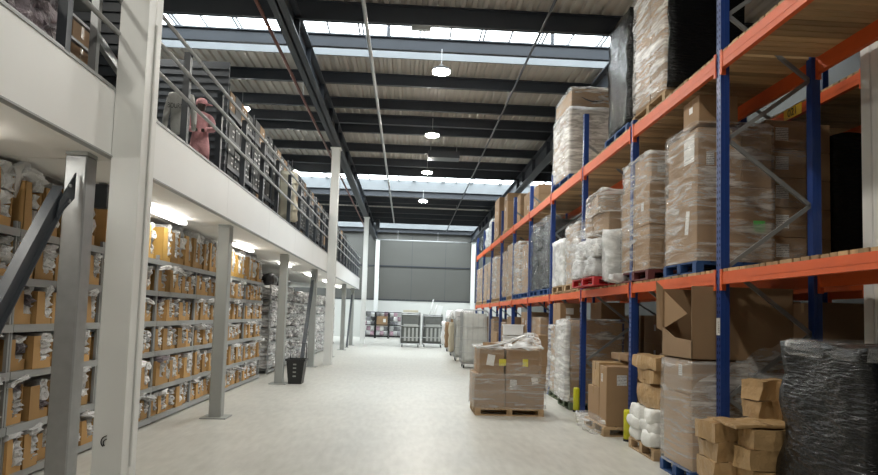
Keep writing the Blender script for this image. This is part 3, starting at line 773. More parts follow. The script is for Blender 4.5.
# generic wrapped loads farther along
def load(where, x0, y0, w, d, rows, zb, pal='wood', flm='clear', mt='carton', nx=1, ny=2, seed=0, detail=True, top=0.):
    z = P2(x0, y0, w, d, '%s pallet under %s' % ({'wood': 'wooden', 'bluepallet': 'blue', 'greenpallet': 'weathered green', 'maroonpallet': 'maroon'}[pal], where), pal, zb)
    e = stack(where, x0 + .02, y0 + .02, z, w - .04, d - .04, rows, mt, nx=nx, ny=ny, detail=detail)
    if flm: wrap(x0, x0 + w, y0, y0 + d, z, e + top, 'film round the ' + where, flm, seed=seed, amp=.035)
    return e
load('wrapped load far side of second bay, lower beams', 3.45, 12.85, 1.0, 1.15, (.42, .42, .42), Lz, 'wood', 'clear_heavy', seed=21)
e = load('pale wrapped load near third post, lower beams', 3.45, 14.1, 1.0, 1.1, (.4, .35, .3), Lz, 'wood', 'milky', seed=22)
# tall grey wrapped loads
for i, (y, l) in enumerate(((15.7, 'nearer'), (17.0, 'farther'))):
    z = P2(3.47, y, 1.0, 1.15, 'blue pallet under the %s tall grey wrapped load, lower beams' % l, 'bluepallet')
    m = MB(); m.lumpy(.94, 1.1, 1.78, (7, 8, 14), .12, .04, 3., 30 + i); solo('wrapped_load', m, M['black'], 'tall dark load in grey film on lower beams, %s of the two' % l, 'wrapped load', (3.97, y + .575, z), smooth=True)
    wrap(3.46, 4.49, y, y + 1.15, z, z + 1.84, 'silvery film sleeve on the %s tall dark load, lower beams' % l, 'smoke', seed=31 + i, amp=.04)
BAYN = ['', 'third', 'fourth', 'fifth', 'sixth', 'seventh', 'last']
spec = [(18.42, 1.2, (.5, .5, .45), 'bluepallet', 'clear'), (19.75, 1.2, (.55, .5, .6), 'bluepallet', 'clear_heavy'), (21.25, 1.2, (.6, .55, .62), 'wood', 'clear'), (22.6, 1.2, (.5, .6, .55), 'bluepallet', 'clear'),
        (24.1, 1.2, (.55, .5, .5), 'wood', 'clear'), (25.4, 1.2, (.6, .6, .5), 'wood', 'clear_heavy'), (26.9, 1.2, (.5, .5, .6), 'bluepallet', 'clear'), (28.25, 1.2, (.6, .5, .5), 'wood', 'clear'), (29.75, 1.2, (.55, .55, .5), 'wood', 'clear'), (31.05, 1.2, (.6, .6, .4), 'wood', 'clear')]
for i, (y, d, rows, pal, fl) in enumerate(spec):
    load('%s wrapped load beyond the tall grey loads, lower beams' % ORD[i + 1], 3.44 + R.uniform(0, .06), y, 1.0, d, rows, Lz, pal, fl, seed=40 + i, ny=2 if i < 5 else 1, detail=i < 4)
# ------------------------------------------------------------------ upper beam level
Uz = Z2 + .002
z = P2(3.5, 8.6, 1.1, 1.3, 'wooden pallet under the tall clear-wrapped load on the upper beams', 'wood', Uz)
stack('tall clear-wrapped load on upper beams', 3.53, 8.63, z, 1.04, 1.24, (.62, .62, .62, .55), 'carton', nx=1, ny=2)
wrap(3.5, 4.6, 8.6, 9.9, z, z + 2.42, 'shiny creased film round the tall load on the upper beams', 'clear_heavy', seed=51, amp=.04)
m = MB(); m.lumpy(1.1, .05, 2.45, (9, 2, 16), .04, .035, 3., 57.); solo('film_sheet', m, M['black'], 'thin black sheet covering the near side of the tall clear-wrapped load', 'film', (4.06, 8.545, z + .0), smooth=True)  # thin black panel laid over the load's viewer-facing side
z = P2(3.5, 10.15, 1.1, 1.2, 'blue pallet under the tall black wrapped load, upper beams', 'bluepallet', Uz)
m = MB(); m.lumpy(1.04, 1.14, 2.05, (8, 8, 16), .1, .05, 3., 52.); solo('wrapped_load', m, M['black'], 'tall glossy black wrapped load on the upper beams', 'wrapped load', (4.05, 10.75, z), smooth=True)
z = P2(3.5, 13.95, 1.15, 1.65, 'blue pallet under white-filmed cartons with curved mark, upper beams', 'bluepallet', Uz)
W = 'white-filmed load with curved mark, upper beams'
stack(W, 3.53, 13.98, z, 1.1, 1.6, (.52, .5, .5), 'carton', nx=2, ny=2)
c = carton(3.55, 14.0, z + 1.53, 1.06, 1.5, .44, 'top carton printed with a curved arrow mark, upper beams', 'carton', 0, True, [], 'cartons in the palletised loads')
m = MB(); pts = [(-.3 + .6 * i / 12, -.753, .24 - .09 * math.sin(PI * i / 12)) for i in range(13)]
for i in range(12): m.bar(pts[i], pts[i + 1], .004, .014 + .022 * math.sin(PI * (i + .5) / 12))
m.bar((.3, -.753, .245), (.24, -.753, .262), .004, .018); m.bar((.3, -.753, .25), (.285, -.753, .19), .004, .018)
part('arrow_mark', m, M['ink'], c)
wrap(3.5, 4.64, 13.95, 15.6, z, z + 1.53, 'whitish film round the lower tiers of the curved-mark load', 'frost', seed=53, amp=.05)
wrap(3.53, 4.58, 13.98, 15.52, z + 1.5, z + 2.0, 'film over the top carton with the curved mark', 'clear', seed=54, amp=.03)
load('brown load past third bay, upper beams', 3.75, 18.6, 1.0, 1.1, (.45, .3), Uz, 'bluepallet', None, ny=1)
load('brown pair of cartons fourth bay, upper beams', 3.75, 20.0, 1.0, 1.0, (.5, .3), Uz, 'wood', None, ny=2)
load('brown load fifth bay, upper beams', 3.7, 21.4, 1.0, 1.2, (.6, .4), Uz, 'wood', None, ny=1)
load('tall brown load fifth bay, upper beams', 3.5, 22.9, 1.0, .95, (.5, .5, .3), Uz, 'wood', None, ny=1)
load('tall pale brown load far along upper beams', 3.5, 25.1, 1.0, 1.3, (.6, .6, .35), Uz, 'wood', None, ny=1)
for i, (y, s) in enumerate(((27.3, 1.2), (28.7, 1.0), (30.1, .8), (31.2, .9))):
    m = MB(); m.lumpy(.9, 1.1, s, (6, 6, 8), .3, .08, 3., 60. + i)
    solo('wrapped_load', m, M[('milky', 'milky', 'smoke', 'black')[i]], ('white film bundle on the far upper beams, nearer one', 'white film bundle on the far upper beams, farther one', 'grey film bundle at the far end of upper beams', 'black bundle at the very end of upper beams')[i], 'wrapped load', (3.95, y + .5, Uz), smooth=True)

# ------------------------------------------------------------------ on the floor, right-hand side
# black wrapped pallet in the right foreground
pallet(3.22, 4.35, 0, 1.1, 1.1, 'wooden pallet under the black wrapped load in the right foreground')
m = MB(); m.lumpy(1.06, 1.05, 1.52, (14, 14, 18), .03, .05, 3.4, 71.)
m.v = [(x * (1 + .06 * max(0, .75 - z)), y * (1 + .12 * max(0, .75 - z)), z) for x, y, z in m.v]
solo('wrapped_load', m, M['black'], 'big black wrapped load in the right foreground', 'wrapped load', (3.80, 4.93, .152), smooth=True)
wrap(3.27, 4.34, 4.4, 5.45, 1.56, 1.69, 'clear film hood bunched over the black wrapped load', 'clear_light', seed=72, amp=.04, bulge=.0)
pallet(4.45, 5.2, 1.5, .8, 1.0, 'wooden pallet lying level behind the black wrapped load', 'wood')
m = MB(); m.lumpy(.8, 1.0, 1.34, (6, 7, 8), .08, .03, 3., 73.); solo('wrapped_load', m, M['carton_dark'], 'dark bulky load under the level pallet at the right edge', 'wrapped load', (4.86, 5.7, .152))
pallet(4.45, 5.2, 0, .8, 1.0, 'wooden pallet on the floor behind the black wrapped load', 'wood')
# pile of kraft parcels
def parcel(x, y, z, w, d, h, rz, label, seed, grp='kraft parcels in the right foreground', rx=0., name='kraft_parcel'):
    m = MB(); m.lumpy(w, d, h, (7, 4, 3), .07, .028, 5., seed, None, 0, None)
    o = solo(name, m, M['kraft'], label, 'parcel', (x, y, z), rz, grp)
    m = MB(); m.box(-.03, .03, -d / 2 - .004, d / 2 + .004, h - .004, h + .006); part('tape', m, M['tape'], o)
    return o
pallet(2.9, 5.5, 0, 1.0, 1.0, 'wooden pallet under the pile of kraft parcels')
zs = [.152 + .182 * i for i in range(4)]
nm = ('lowest', 'second', 'third', 'topmost')
for i, z in enumerate(zs):
    parcel(3.38 + (.0, .035, -.01, .05)[i], 5.74, z, .66, .3, .178, (.03, -.04, .05, -.03)[i], 'long kraft parcel facing viewer in the foreground pile, %s layer' % nm[i], 80 + i)
    parcel(3.08 + (.01, 0, .02, -.02)[i], 6.12, z, .34, .4, .178, (.05, -.03, .02, .06)[i], 'short kraft parcel at left of the foreground pile, %s layer' % nm[i], 85 + i)
    parcel(3.5, 6.15, z, .5, .42, .178, 0, 'kraft parcel at the back of the foreground pile, %s layer' % nm[i], 95 + i)
parcel(3.26, 5.85, .88, .62, .42, .03, .04, 'flat opened kraft sheet on top of the foreground pile', 90)
parcel(3.52, 6.24, .882, .22, .26, .19, .1, 'small kraft carton standing on the pile, lower of pair', 91)
parcel(3.52, 6.24, 1.074, .22, .26, .19, .25, 'small kraft carton standing on the pile, upper of pair', 92)
parcel(3.71, 6.2, .882, .17, .3, .39, .0, 'tall kraft carton standing on the pile beside black load', 93)
# tall wrapped load with the big open carton on it
pallet(3.2, 7.1, 0, 1.2, .85, 'blue pallet under the tall wrapped load with open carton', 'bluepallet')
W = 'tall wrapped load under the open carton'
stack(W, 3.22, 7.11, .152, 1.16, .8, (.42, .42, .4), 'carton', nx=2, ny=1)
wrap(3.19, 4.4, 7.09, 7.93, .15, 1.37, 'whitish film round the tall load under the open carton', 'sheen', seed=101, amp=.03)
t = thing('open_carton', 'very large open carton with torn flaps on the tall wrapped load', 'carton', (3.21, 7.09, 1.395))
w, d, h, c = 1.18, .84, .83, .008
m = MB(); m.box(0, w, 0, c, 0, h); m.box(0, w, d - c, d, 0, h); m.box(w - c, w, 0, d, 0, h); m.box(0, w, 0, d, 0, c)
m.add([(0, 0, 0), (0, d, 0), (0, d, .36), (0, d * .55, .235), (0, 0, .21), (c, 0, 0), (c, d, 0), (c, d, .36), (c, d * .55, .235), (c, 0, .21)],
      [(0, 1, 2, 3, 4)[::-1], (5, 6, 7, 8, 9), (4, 9, 5, 0), (3, 8, 9, 4), (2, 7, 8, 3), (1, 6, 7, 2), (0, 5, 6, 1)])
part('body', m, M['carton'], t)
m = MB(); m.add([(0, d, .3), (-.03, d + .1, .34), (-.06, d + .06, .93), (0, d, .85), (.008, d, .3), (-.02, d + .11, .34), (-.05, d + .07, .93), (.008, d, .85)], [(0, 1, 2, 3), (7, 6, 5, 4), (0, 4, 5, 1), (1, 5, 6, 2), (2, 6, 7, 3), (3, 7, 4, 0)])
part('side_flap', m, M['carton'], t)
m = MB(); m.add([(.02, d - .02, .34), (.02, d - .02, .8), (.1, d * .42, .52), (.028, d - .02, .34), (.028, d - .02, .8), (.108, d * .42, .52)], [(0, 1, 2), (5, 4, 3), (0, 3, 4, 1), (1, 4, 5, 2), (2, 5, 3, 0)])
part('torn_flap', m, M['carton'], t)
# loose film sheet sagging across from the tall load
m = MB(); n1, n2 = 26, 14; vs = []; fs = []
for i in range(n1 + 1):
    u = i / n1
    for j in range(n2 + 1):
        v = j / n2
        x = 3.18 + 1.15 * u; z0 = .62 + .25 * u; z1 = 1.05 + .6 * u ** .7
        p = Vector((x, 7.045, z0 + (z1 - z0) * v)); q = noise.noise_vector(Vector((p.x * 5 - p.z * 4, p.z * 9 + p.x * 3, 3.3)))
        vs.append((p.x + q.x * .03, p.y + q.y * .022 - .0, p.z + q.z * .05))
for i in range(n1):
    for j in range(n2):
        a = i * (n2 + 1) + j; fs.append((a, a + n2 + 1, a + n2 + 2, a + 1))
m.add(vs, fs); solo('film_sheet', m, M['clear_heavy'], 'loose crumpled clear film sheet sagging behind the labelled blue post', 'film', smooth=True)
m = MB(); m.lumpy(.8, .75, 1.15, (6, 6, 8), .12, .05, 3., 104.); solo('wrapped_load', m, M['smoke'], 'grey wrapped bundle on the floor behind the kraft parcels', 'wrapped load', (4.1, 6.5, .152), smooth=True)
pallet(3.68, 6.08, 0, .85, .8, 'wooden pallet on the floor behind the kraft parcels')
# white sacks with kraft parcels on top
pallet(3.26, 8.3, 0, 1.0, .95, 'wooden pallet under the white sacks beside the yellow guard')
k = 0
for l in range(3):
    for j in range(2):
        m = MB(); m.lumpy(.62, .5, .19, (10, 9, 5), .3, .05, 5., 110 + k)
        solo('white_sack', m, M['sack'], 'plump white sack on the pallet by the yellow guard, %s %s' % (('near', 'far')[j], ('lowest', 'middle', 'topmost')[l]), 'sack', (3.53 + R.uniform(-.03, .03), 8.52 + .5 * j, .152 + l * .15), R.uniform(-.1, .1), smooth=True, group='white sacks'); k += 1
        m = MB(); m.lumpy(.4, .5, .19, (8, 7, 4), .38, .035, 4., 120 + k)
        solo('white_sack', m, M['sack'], 'plump white sack at the rear of the pallet by yellow guard, %s %s' % (('near', 'far')[j], ('lowest', 'middle', 'topmost')[l]), 'sack', (4.02, 8.52 + .48 * j, .152 + l * .15), R.uniform(-.1, .1), smooth=True, group='white sacks')
for i, (x, y, z, w, d, h, rz, l) in enumerate(((3.68, 8.78, .62, .72, .8, .34, .05, 'biggest crinkled kraft bundle resting on the white sacks'), (3.66, 8.8, .965, .7, .78, .2, -.06, 'middle kraft parcel of three above the white sacks'), (3.62, 8.78, 1.17, .7, .85, .17, .04, 'top kraft parcel of three above the white sacks'))):
    m = MB(); m.lumpy(w, d, h, (9, 9, 4), .14 if i else .26, .04, 4.5, 130 + i, None, 0, None); o = solo('kraft_parcel', m, M['kraft'], l, 'parcel', (x, y, z), rz, 'kraft parcels above the white sacks')
    part('tape', bx(-w / 2 - .004, w / 2 + .004, -.03, .03, h * .2, h * .24), M['tape'], o)
# pallet of plain cartons
pallet(3.12, 9.98, 0, 1.0, 1.1, 'wooden pallet under four plain cartons between the yellow guards')
carton(3.17, 10.02, .152, .45, .36, .93, 'tall plain carton with white label between the yellow guards', 'carton', 0, True, [('x', .05, .74, .08, .13), ('y', .02, .72, .16, .16)])
carton(3.16, 10.42, .152, .6, .56, .56, 'squat carton at the far left of pallet between the guards', 'carton', .03)
carton(3.2, 10.46, .715, .5, .48, .4, 'smaller carton stacked on the squat carton between the guards', 'kraft', -.06)
carton(3.68, 10.05, .152, .4, .8, 1.0, 'rear carton beside the tall plain carton between guards', 'carton', 0)
carton(3.55, 10.2, 1.16, .5, .75, .11, 'flat carton bridging the top of the cartons between guards', 'carton', .04)
m = MB(); m.lumpy(.5, 1.15, .26, (7, 14, 5), .35, .06, 5., 141.); solo('film_bundle', m, M['clear_heavy'], 'loose film gathered round the foot of the four-carton pallet', 'film', (3.2, 10.62, 0.0), smooth=True)
# tall white-sided load, labelled carton on film-topped load behind it
z = .152; pallet(3.3, 12.78, 0, 1.1, 1.0, 'weathered pallet under the white-sided tall load past second guard', 'greenpallet')
stack('white-sided tall load past second guard', 3.33, 12.8, z, 1.04, .94, (.6, .55, .5), 'carton', nx=1, ny=1, labels=False)
wrap(3.3, 4.4, 12.78, 13.78, z, z + 1.67, 'milky film on the white-sided tall load past second guard', 'clear', seed=151, amp=.03)
m = MB(); m.lumpy(.1, .98, 1.66, (3, 9, 12), .1, .03, 4., 152.); solo('glare_film', m, M['frost'], 'white film layer with painted-in glare on the aisle side of the tall load', 'sheet', (3.25, 13.27, z), smooth=True)  # extra white layer: glare of the film wrap is put into its colour
pallet(3.42, 14.2, 0, 1.1, 1.05, 'weathered green pallet under the wrapped load carrying a labelled carton', 'greenpallet')
stack('wrapped load carrying the labelled carton', 3.44, 14.22, z, 1.06, 1.0, (.5, .5, .5), 'carton', nx=1, ny=2, labels=False)
wrap(3.4, 4.52, 14.18, 15.27, z, z + 1.52, 'creased film round the load carrying the labelled carton', 'clear_heavy', seed=153, amp=.05, skirt=.08)
carton(3.42, 14.2, z + 1.54, .6, .7, .48, 'clean carton with white labels below the orange beam, third bay', 'carton', 0, True, [('y', -.08, .3, .17, .14, 'paper'), ('y', .2, .34, .12, .1, 'paper'), ('y', -.12, .16, .1, .08, 'paper')])
carton(3.98, 13.0, 1.84, .5, .75, .34, 'plain carton right under orange beam past second guard', 'carton_dark', 0)
# more cartons beneath the lower beams
z = .152
for i, (y, d, rows, x0, nx) in enumerate(((16.0, .6, (.5, .45, .3), 3.3, 1), (16.8, 1.1, (.5, .6, .6), 3.5, 1), (18.6, 1.1, (.6, .6, .65), 3.5, 1), (19.9, 1.0, (.5, .6), 3.4, 1), (21.4, 1.1, (.6, .5, .6), 3.5, 1), (22.7, 1.1, (.5, .5, .5), 3.5, 1), (24.3, 1.1, (.6, .5), 3.4, 1), (26.0, 1.1, (.5, .6, .5), 3.5, 1), (28.0, 1.2, (.6, .6), 3.5, 1), (30.2, 1.2, (.6, .6, .5), 3.5, 1))):
    load('%s floor load beyond the labelled carton' % ORD[i + 1], x0, y, .95, d, rows, 0, 'wood', 'clear_light' if i % 2 else None, ny=2 if i in (1, 2, 4) else 1, seed=160 + i, detail=i < 4, mt='carton')
for i, l in enumerate(('lower', 'upper')):
    t = thing('plastic_crate', 'white plastic crate in the floor storage beyond, %s of two' % l, 'crate', (3.2, 19.2, .95 + .34 * i)); m = MB(); w, h = .55, .32
    for a in ((-w / 2, w / 2, -.2, -.19, 0, h), (-w / 2, w / 2, .19, .2, 0, h), (-w / 2, -w / 2 + .01, -.19, .19, 0, h), (w / 2 - .01, w / 2, -.19, .19, 0, h), (-w / 2, w / 2, -.2, .2, 0, .012)): m.box(*a)
    part('body', m, M['whiteplastic'], t)
    m = MB(); m.box(-w / 2 - .02, w / 2 + .02, -.22, -.2, h - .04, h); m.box(-w / 2 - .02, w / 2 + .02, .2, .22, h - .04, h); m.box(-w / 2 - .02, -w / 2, -.2, .2, h - .04, h); m.box(w / 2, w / 2 + .02, -.2, .2, h - .04, h); part('rim', m, M['whiteplastic'], t)
carton(2.92, 18.95, .0, .6, .5, .94, 'brown carton standing under the two white plastic crates', 'carton')
# dark bulk under the beams behind the open carton
# loads on the floor of the back row, seen dimly between the front ones
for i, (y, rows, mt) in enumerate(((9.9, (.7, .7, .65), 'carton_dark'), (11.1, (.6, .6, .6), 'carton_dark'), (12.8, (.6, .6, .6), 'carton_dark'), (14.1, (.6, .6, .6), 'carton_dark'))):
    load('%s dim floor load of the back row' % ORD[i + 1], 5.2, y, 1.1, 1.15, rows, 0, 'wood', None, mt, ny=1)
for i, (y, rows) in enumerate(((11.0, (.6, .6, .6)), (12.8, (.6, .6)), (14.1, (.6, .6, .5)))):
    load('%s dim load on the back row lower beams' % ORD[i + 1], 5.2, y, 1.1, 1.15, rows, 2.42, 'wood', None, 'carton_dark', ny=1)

# ------------------------------------------------------------------ the wrapped pallet in the aisle
AX, AY = 1.31, 11.85
pallet(AX, AY, 0, 1.27, 1.0, 'wooden pallet standing alone in the aisle under wrapped cartons', 'wood')
rz = 0
for l, (z, h) in enumerate(((.152, .60), (.756, .46))):
    for i in range(2):
        for j in range(2):
            w = (.56, .72)[i]; x = AX - .02 + (0, .575)[i]
            L = []
            if j == 0: L = [[[], [('y', -.22, .42, .13, .19)]], [[('y', -.02, .26, .14, .2, 'paper', .15), ('y', .2, .22, .13, .12, 'yellowlabel')], [('y', .05, .22, .1, .14, 'yellowlabel')]]][l][i]
            if l == 0 and i == 1 and j == 0: L = L + [('y', .18, .5, .12, .13, 'paper', -.2)]
            carton(x + (.05 if l else 0) * (1 - i) * 1.6, AY + .03 + j * .48, z, w - (.1 if l else 0), .465, h, '%s %s %s carton on the pallet in the aisle' % (('lower', 'upper')[l], ('front', 'back')[j], ('left', 'right')[i]), 'carton', (0, .015, -.01, 0)[l * 2 + i], True, L, 'cartons on the aisle pallet')
wrap(AX - .02, AX + 1.31, AY, AY + 1.0, .13, .78, 'clear film round the lower cartons on the aisle pallet', 'sheen', seed=201, amp=.03, top=False)
wrap(AX + .05, AX + 1.22, AY + .01, AY + .99, .74, 1.24, 'loose clear film round the upper cartons on the aisle pallet', 'clear_light', seed=202, amp=.03, top=False)
# film gathered into ridges over the top, with loose cardboard inside
m = MB(); n1, n2 = 22, 14; vs = []; fs = []
for i in range(n1 + 1):
    for j in range(n2 + 1):
        u, v = i / n1, j / n2
        z = 1.235 + .22 * math.exp(-((u - .85) / .22) ** 2) * math.sin(PI * v) + .1 * u * math.sin(PI * v) + .05 * noise.noise(Vector((u * 7, v * 7, 5.)))
        vs.append((AX + .03 + 1.2 * u, AY + .0 + 1.0 * v, z))
for i in range(n1):
    for j in range(n2):
        a = i * (n2 + 1) + j; fs.append((a, a + n2 + 1, a + n2 + 2, a + 1))
m.add(vs, fs); solo('film_sheet', m, M['clear_heavy'], 'rumpled white film spread over the top of the aisle pallet', 'film', smooth=True)
for i, (p, q, l) in enumerate((((0, 0, 1.24), (1.05, .4, 1.5), 'long rising left'), ((1.05, .4, 1.5), (1.24, 0, 1.26), 'short right'), ((0.02, 1., 1.24), (1.05, .4, 1.5), 'rear'))):
    m = MB(); a, b = Vector(p), Vector(q); pts = [a.lerp(b, k / 6) + Vector((0, 0, -.05 * math.sin(PI * k / 6))) + noise.noise_vector(Vector((k * 1.3, i, 2.))) * .015 for k in range(7)]
    m.tube(pts, .022, 6); solo('film_rope', m, M['milky'], 'twisted white film rope on top of the aisle pallet, %s one' % l, 'film', (AX, AY, 0), group='film ropes on the aisle pallet', smooth=True)
carton(AX + .2, AY + .2, 1.225, .3, .3, .1, 'dark loose piece on top of the aisle pallet, left', 'carton_dark', .4); carton(AX + .75, AY + .25, 1.225, .35, .4, .17, 'loose carton on top of the aisle pallet, under the film peak', 'carton_dark', -.3)

# ------------------------------------------------------------------ roll cages and the far end
def caster(t, x, y, r=.06):
    m = MB(); m.lathe([(r * .6, -.018), (r, -.014), (r, .014), (r * .6, .018)], 12, Matrix.Translation((x, y, r)) @ Matrix.Rotation(PI / 2, 4, 'Y')); c = part('caster', m, M['rubber'], t)
    m = MB(); m.box(x - .03, x - .022, y - .03, y + .03, r, .14); m.box(x + .022, x + .03, y - .03, y + .03, r, .14); m.box(x - .03, x + .03, y - .04, y + .04, .13, .15); part('fork', m, M['galv'], c)
def roll_cage(x, y, w, d, h, label, liner=None, bars=True, mt='galv', group='roll cages'):
    t = thing('roll_cage', label, 'roll cage', (x, y, 0), group=group)
    for a in (-w / 2 + .08, w / 2 - .08):
        for b in (-d / 2 + .08, d / 2 - .08): caster(t, a, b)
    part('base', bx(-w / 2, w / 2, -d / 2, d / 2, .15, .19), M[mt], t)
    for s in (-1, 1):
        m = MB(); yy = s * d / 2
        pts = [(-w / 2, yy, .19), (-w / 2, yy, h - .1), (-w / 2 + .08, yy, h), (w / 2 - .08, yy, h), (w / 2, yy, h - .1), (w / 2, yy, .19)]
        m.tube(pts, .018, 8)
        for z in (.55, 1.0, 1.45):
            if z < h: m.tube([(-w / 2, yy, z), (w / 2, yy, z)], .01, 6)
        if bars:
            for k in range(1, 5): m.tube([(-w / 2 + w * k / 5, yy, .19), (-w / 2 + w * k / 5, yy, h)], .006, 6)
        part('end_panel', m, M[mt], t)
    m = MB()
    for z in (.3, .55, 1.0, 1.45, h - .15): m.tube([(-w / 2, -d / 2, z), (-w / 2, d / 2, z)], .01, 6)
    for k in range(1, 6): m.tube([(-w / 2, -d / 2 + d * k / 6, .19), (-w / 2, -d / 2 + d * k / 6, h - .1)], .006, 6)
    part('side_panel', m, M[mt], t)
    m = MB()
    for z in (.3, 1.0, h - .15): m.tube([(w / 2, -d / 2, z), (w / 2, d / 2, z)], .01, 6)
    part('side_panel', m, M[mt], t)
    if liner:
        m = MB(); m.lumpy(w - .06, d - .06, h - .32, (8, 8, 10), .05, .03, 3., x * 3 + y); part('liner', m, M[liner], t, True, (0, 0, .195))
    return t
roll_cage(2.42, 22.9, .92, .85, 2.05, 'large roll cage lined in pale cloth just beyond the aisle pallet', 'palecloth')
pallet(1.95, 17.9, 0, 1.2, 1.0, 'empty wooden pallet lying in the aisle behind the wrapped pallet')
for i, (x, y, l) in enumerate(((2.35, 26.3, 'nearer'), (2.38, 29.6, 'middle'), (2.42, 33.0, 'farther'))):
    roll_cage(x, y, .8, .75, 1.8, 'roll cage in the row past the large lined cage, %s of three' % l, ('palecloth', 'carton', 'bag')[i])
    m = MB(); m.lumpy(.85, .8, .45, (7, 7, 5), .35, .09, 4., 211. + i); solo('film_bundle', m, M[('bag', 'milky', 'bag')[i]], 'white bundle heaped on the %s roll cage of the row' % l, 'bundle', (x, y, 1.62), smooth=True, group='bundles on the roll cages')
    m = MB(); m.lumpy(.22, .6, 1.2, (4, 6, 9), .2, .06, 4., 215. + i); solo('mailer_sack', m, M[('beige', 'carton', 'bag')[i]], 'bulging sack hanging on the aisle side of the %s roll cage' % l, 'sack', (x - .5, y, .35), smooth=True, group='sacks beside the roll cages')
def trolley(x, y, w, d, h, label):
    t = thing('cage_trolley', label, 'trolley', (x, y, 0), group='tall grey cage trolleys')
    for a in (-w / 2 + .1, w / 2 - .1):
        for b in (-d / 2 + .1, d / 2 - .1): caster(t, a, b, .08)
    m = MB()
    for a in (-w / 2, w / 2):
        for b in (-d / 2, d / 2): m.tube([(a, b, .15), (a * .97, b, h - .12), (a * .9, b, h)], .025, 8)
    for z in (.2, .55, 1.2, h - .12):
        m.tube([(-w / 2, -d / 2, z), (w / 2, -d / 2, z), (w / 2, d / 2, z), (-w / 2, d / 2, z), (-w / 2, -d / 2, z)], .015, 6)
    part('frame', m, M['galv'], t)
    m = MB(); m.lumpy(w - .06, d - .06, h - .25, (8, 8, 8), .03, .025, 3., x + y); part('load_sack', m, M['trolleygrey'], t, True, (0, 0, .2))
    m = MB()
    for k in range(4):
        a = -w * .32 + w * .2 * k; m.box(a, a + w * .1, -d / 2 - .03, -d / 2 - .015, .35, 1.1)
    part('front_slats', m, M['cageliner'], t)
    part('name_board', bx(-w * .36, w * .36, -d / 2 - .04, -d / 2 - .015, 1.15, 1.3), M['cageliner'], t)
    return t
trolley(.22, 36.5, 1.1, .9, 1.95, 'tall grey cage trolley at the far end, left of the two')
c = carton(-.22, 36.15, 1.96, .85, .7, .12, 'beige carton lying on top of the left far trolley', 'beige', 0, False)
trolley(1.5, 37.0, 1.15, .9, 1.9, 'tall grey cage trolley at the far end, right of the two, holding white poles')
for i, (a, b, r, l) in enumerate((((1.25, 36.8, 1.7), (1.5, 36.9, 2.75), .035, 'taller'), ((1.42, 36.8, 1.7), (1.72, 36.9, 2.45), .03, 'shorter'))):
    m = MB(); m.tube([a, b], r, 8); solo('white_pole', m, M['whiteplastic'], '%s white pole sticking up from the right far trolley' % l, 'pole', smooth=True)
m = MB(); m.bar((1.75, 36.9, 1.6), (1.92, 36.95, 2.4), .3, .04); solo('white_board', m, M['whiteplastic'], 'tilted white panel sticking up from the right far trolley', 'panel')
# racks of printed bags against the end wall
for i, x in enumerate((-2.85, -1.85, -.85)):
    l = ('left', 'middle', 'right')[i]
    t = thing('display_cage', 'black cage of printed bags against the end wall, %s of three' % l, 'cage', (x, 48.6, 0), group='black cages at the end wall')
    m = MB()
    for a in (-.46, .46):
        for b in (-.4, .4): m.box(a - .025, a + .025, b - .025, b + .025, 0, 1.95)
    for z in (.12, 1.0, 1.95): m.box(-.46, .46, -.42, -.38, z - .03, z + .03); m.box(-.46, .46, .38, .42, z - .03, z + .03)
    part('frame', m, M['rubber'], t); part('shelf', bx(-.44, .44, -.38, .38, .15, .2), M['rubber'], t)
    for k in range(5):
        for q in range(3):
            m = MB(); m.lumpy(.28, .6, .33, (4, 5, 3), .25, .06, 5., 300 + i * 20 + k * 3 + q)
            mt = ('blackprint', 'bag', 'pinkprint', 'bag', 'blackprint')[(k + q + i) % 5]
            if i == 1 and 2 <= k <= 3: continue
            solo('printed_bag', m, M[mt], '%s bag in the %s cage at the end wall, row %s, %s' % ({'blackprint': 'black and white', 'bag': 'white', 'pinkprint': 'pink'}[mt], l, ORD[k + 1], ('left', 'middle', 'right')[q]), 'bag', (x - .29 + .29 * q, 48.55, .21 + .36 * k), smooth=True, group='printed bags at the end wall')
carton(-2.26, 48.2, .93, .82, .6, .72, 'brown carton in the middle black cage at the end wall', 'carton', 0, True, [('y', .18, .4, .2, .25, 'paper')])
# ------------------------------------------------------------------ black shopping basket by the grey column
t = thing('shopping_basket', 'black plastic trolley basket on the floor beside the grey column', 'basket', (-2.74, 16.45, 0))
m = MB(); a, b, h = (.17, .2), (.235, .25), .6; c = .012
def ringpts(f, sx, sy): return [(-sx, -sy), (sx, -sy), (sx, sy), (-sx, sy)]
vs = []; lv = [(0, .16, .2), (.6, .225, .24), (.6, .205, .22), (.03, .145, .185)]
for z, sx, sy in lv: vs += [(x, y, z) for x, y in ringpts(0, sx, sy)]
fs = [(0, 3, 2, 1)] + [(l * 4 + i, l * 4 + (i + 1) % 4, (l + 1) * 4 + (i + 1) % 4, (l + 1) * 4 + i) for l in range(3) for i in range(4)] + [(12, 13, 14, 15)]
m.add(vs, fs)
for z in (.12, .22, .32, .42, .5): m.box(-.16 - .1 * z, .16 + .1 * z, -.205 - .066 * z, -.195 - .066 * z, z, z + .03)
part('tub', m, M['basket'], t)
m = MB(); m.box(-.25, .25, -.26, -.235, .57, .62); m.box(-.25, .25, .235, .26, .57, .62); m.box(-.25, -.225, -.24, .24, .57, .62); m.box(.225, .25, -.24, .24, .57, .62); part('rim', m, M['basket'], t)
m = MB(); m.tube([(-.2, .2, .6), (-.2, .2, 1.0), (.2, .2, 1.0), (.2, .2, .6)], .012, 8); part('pull_handle', m, M['basket'], t, True)
for k, z in enumerate((.18, .28, .38, .47)): part('pale_slot', bx(-.05, .03, -.246, -.24, z, z + .035), M['cageliner'], t)

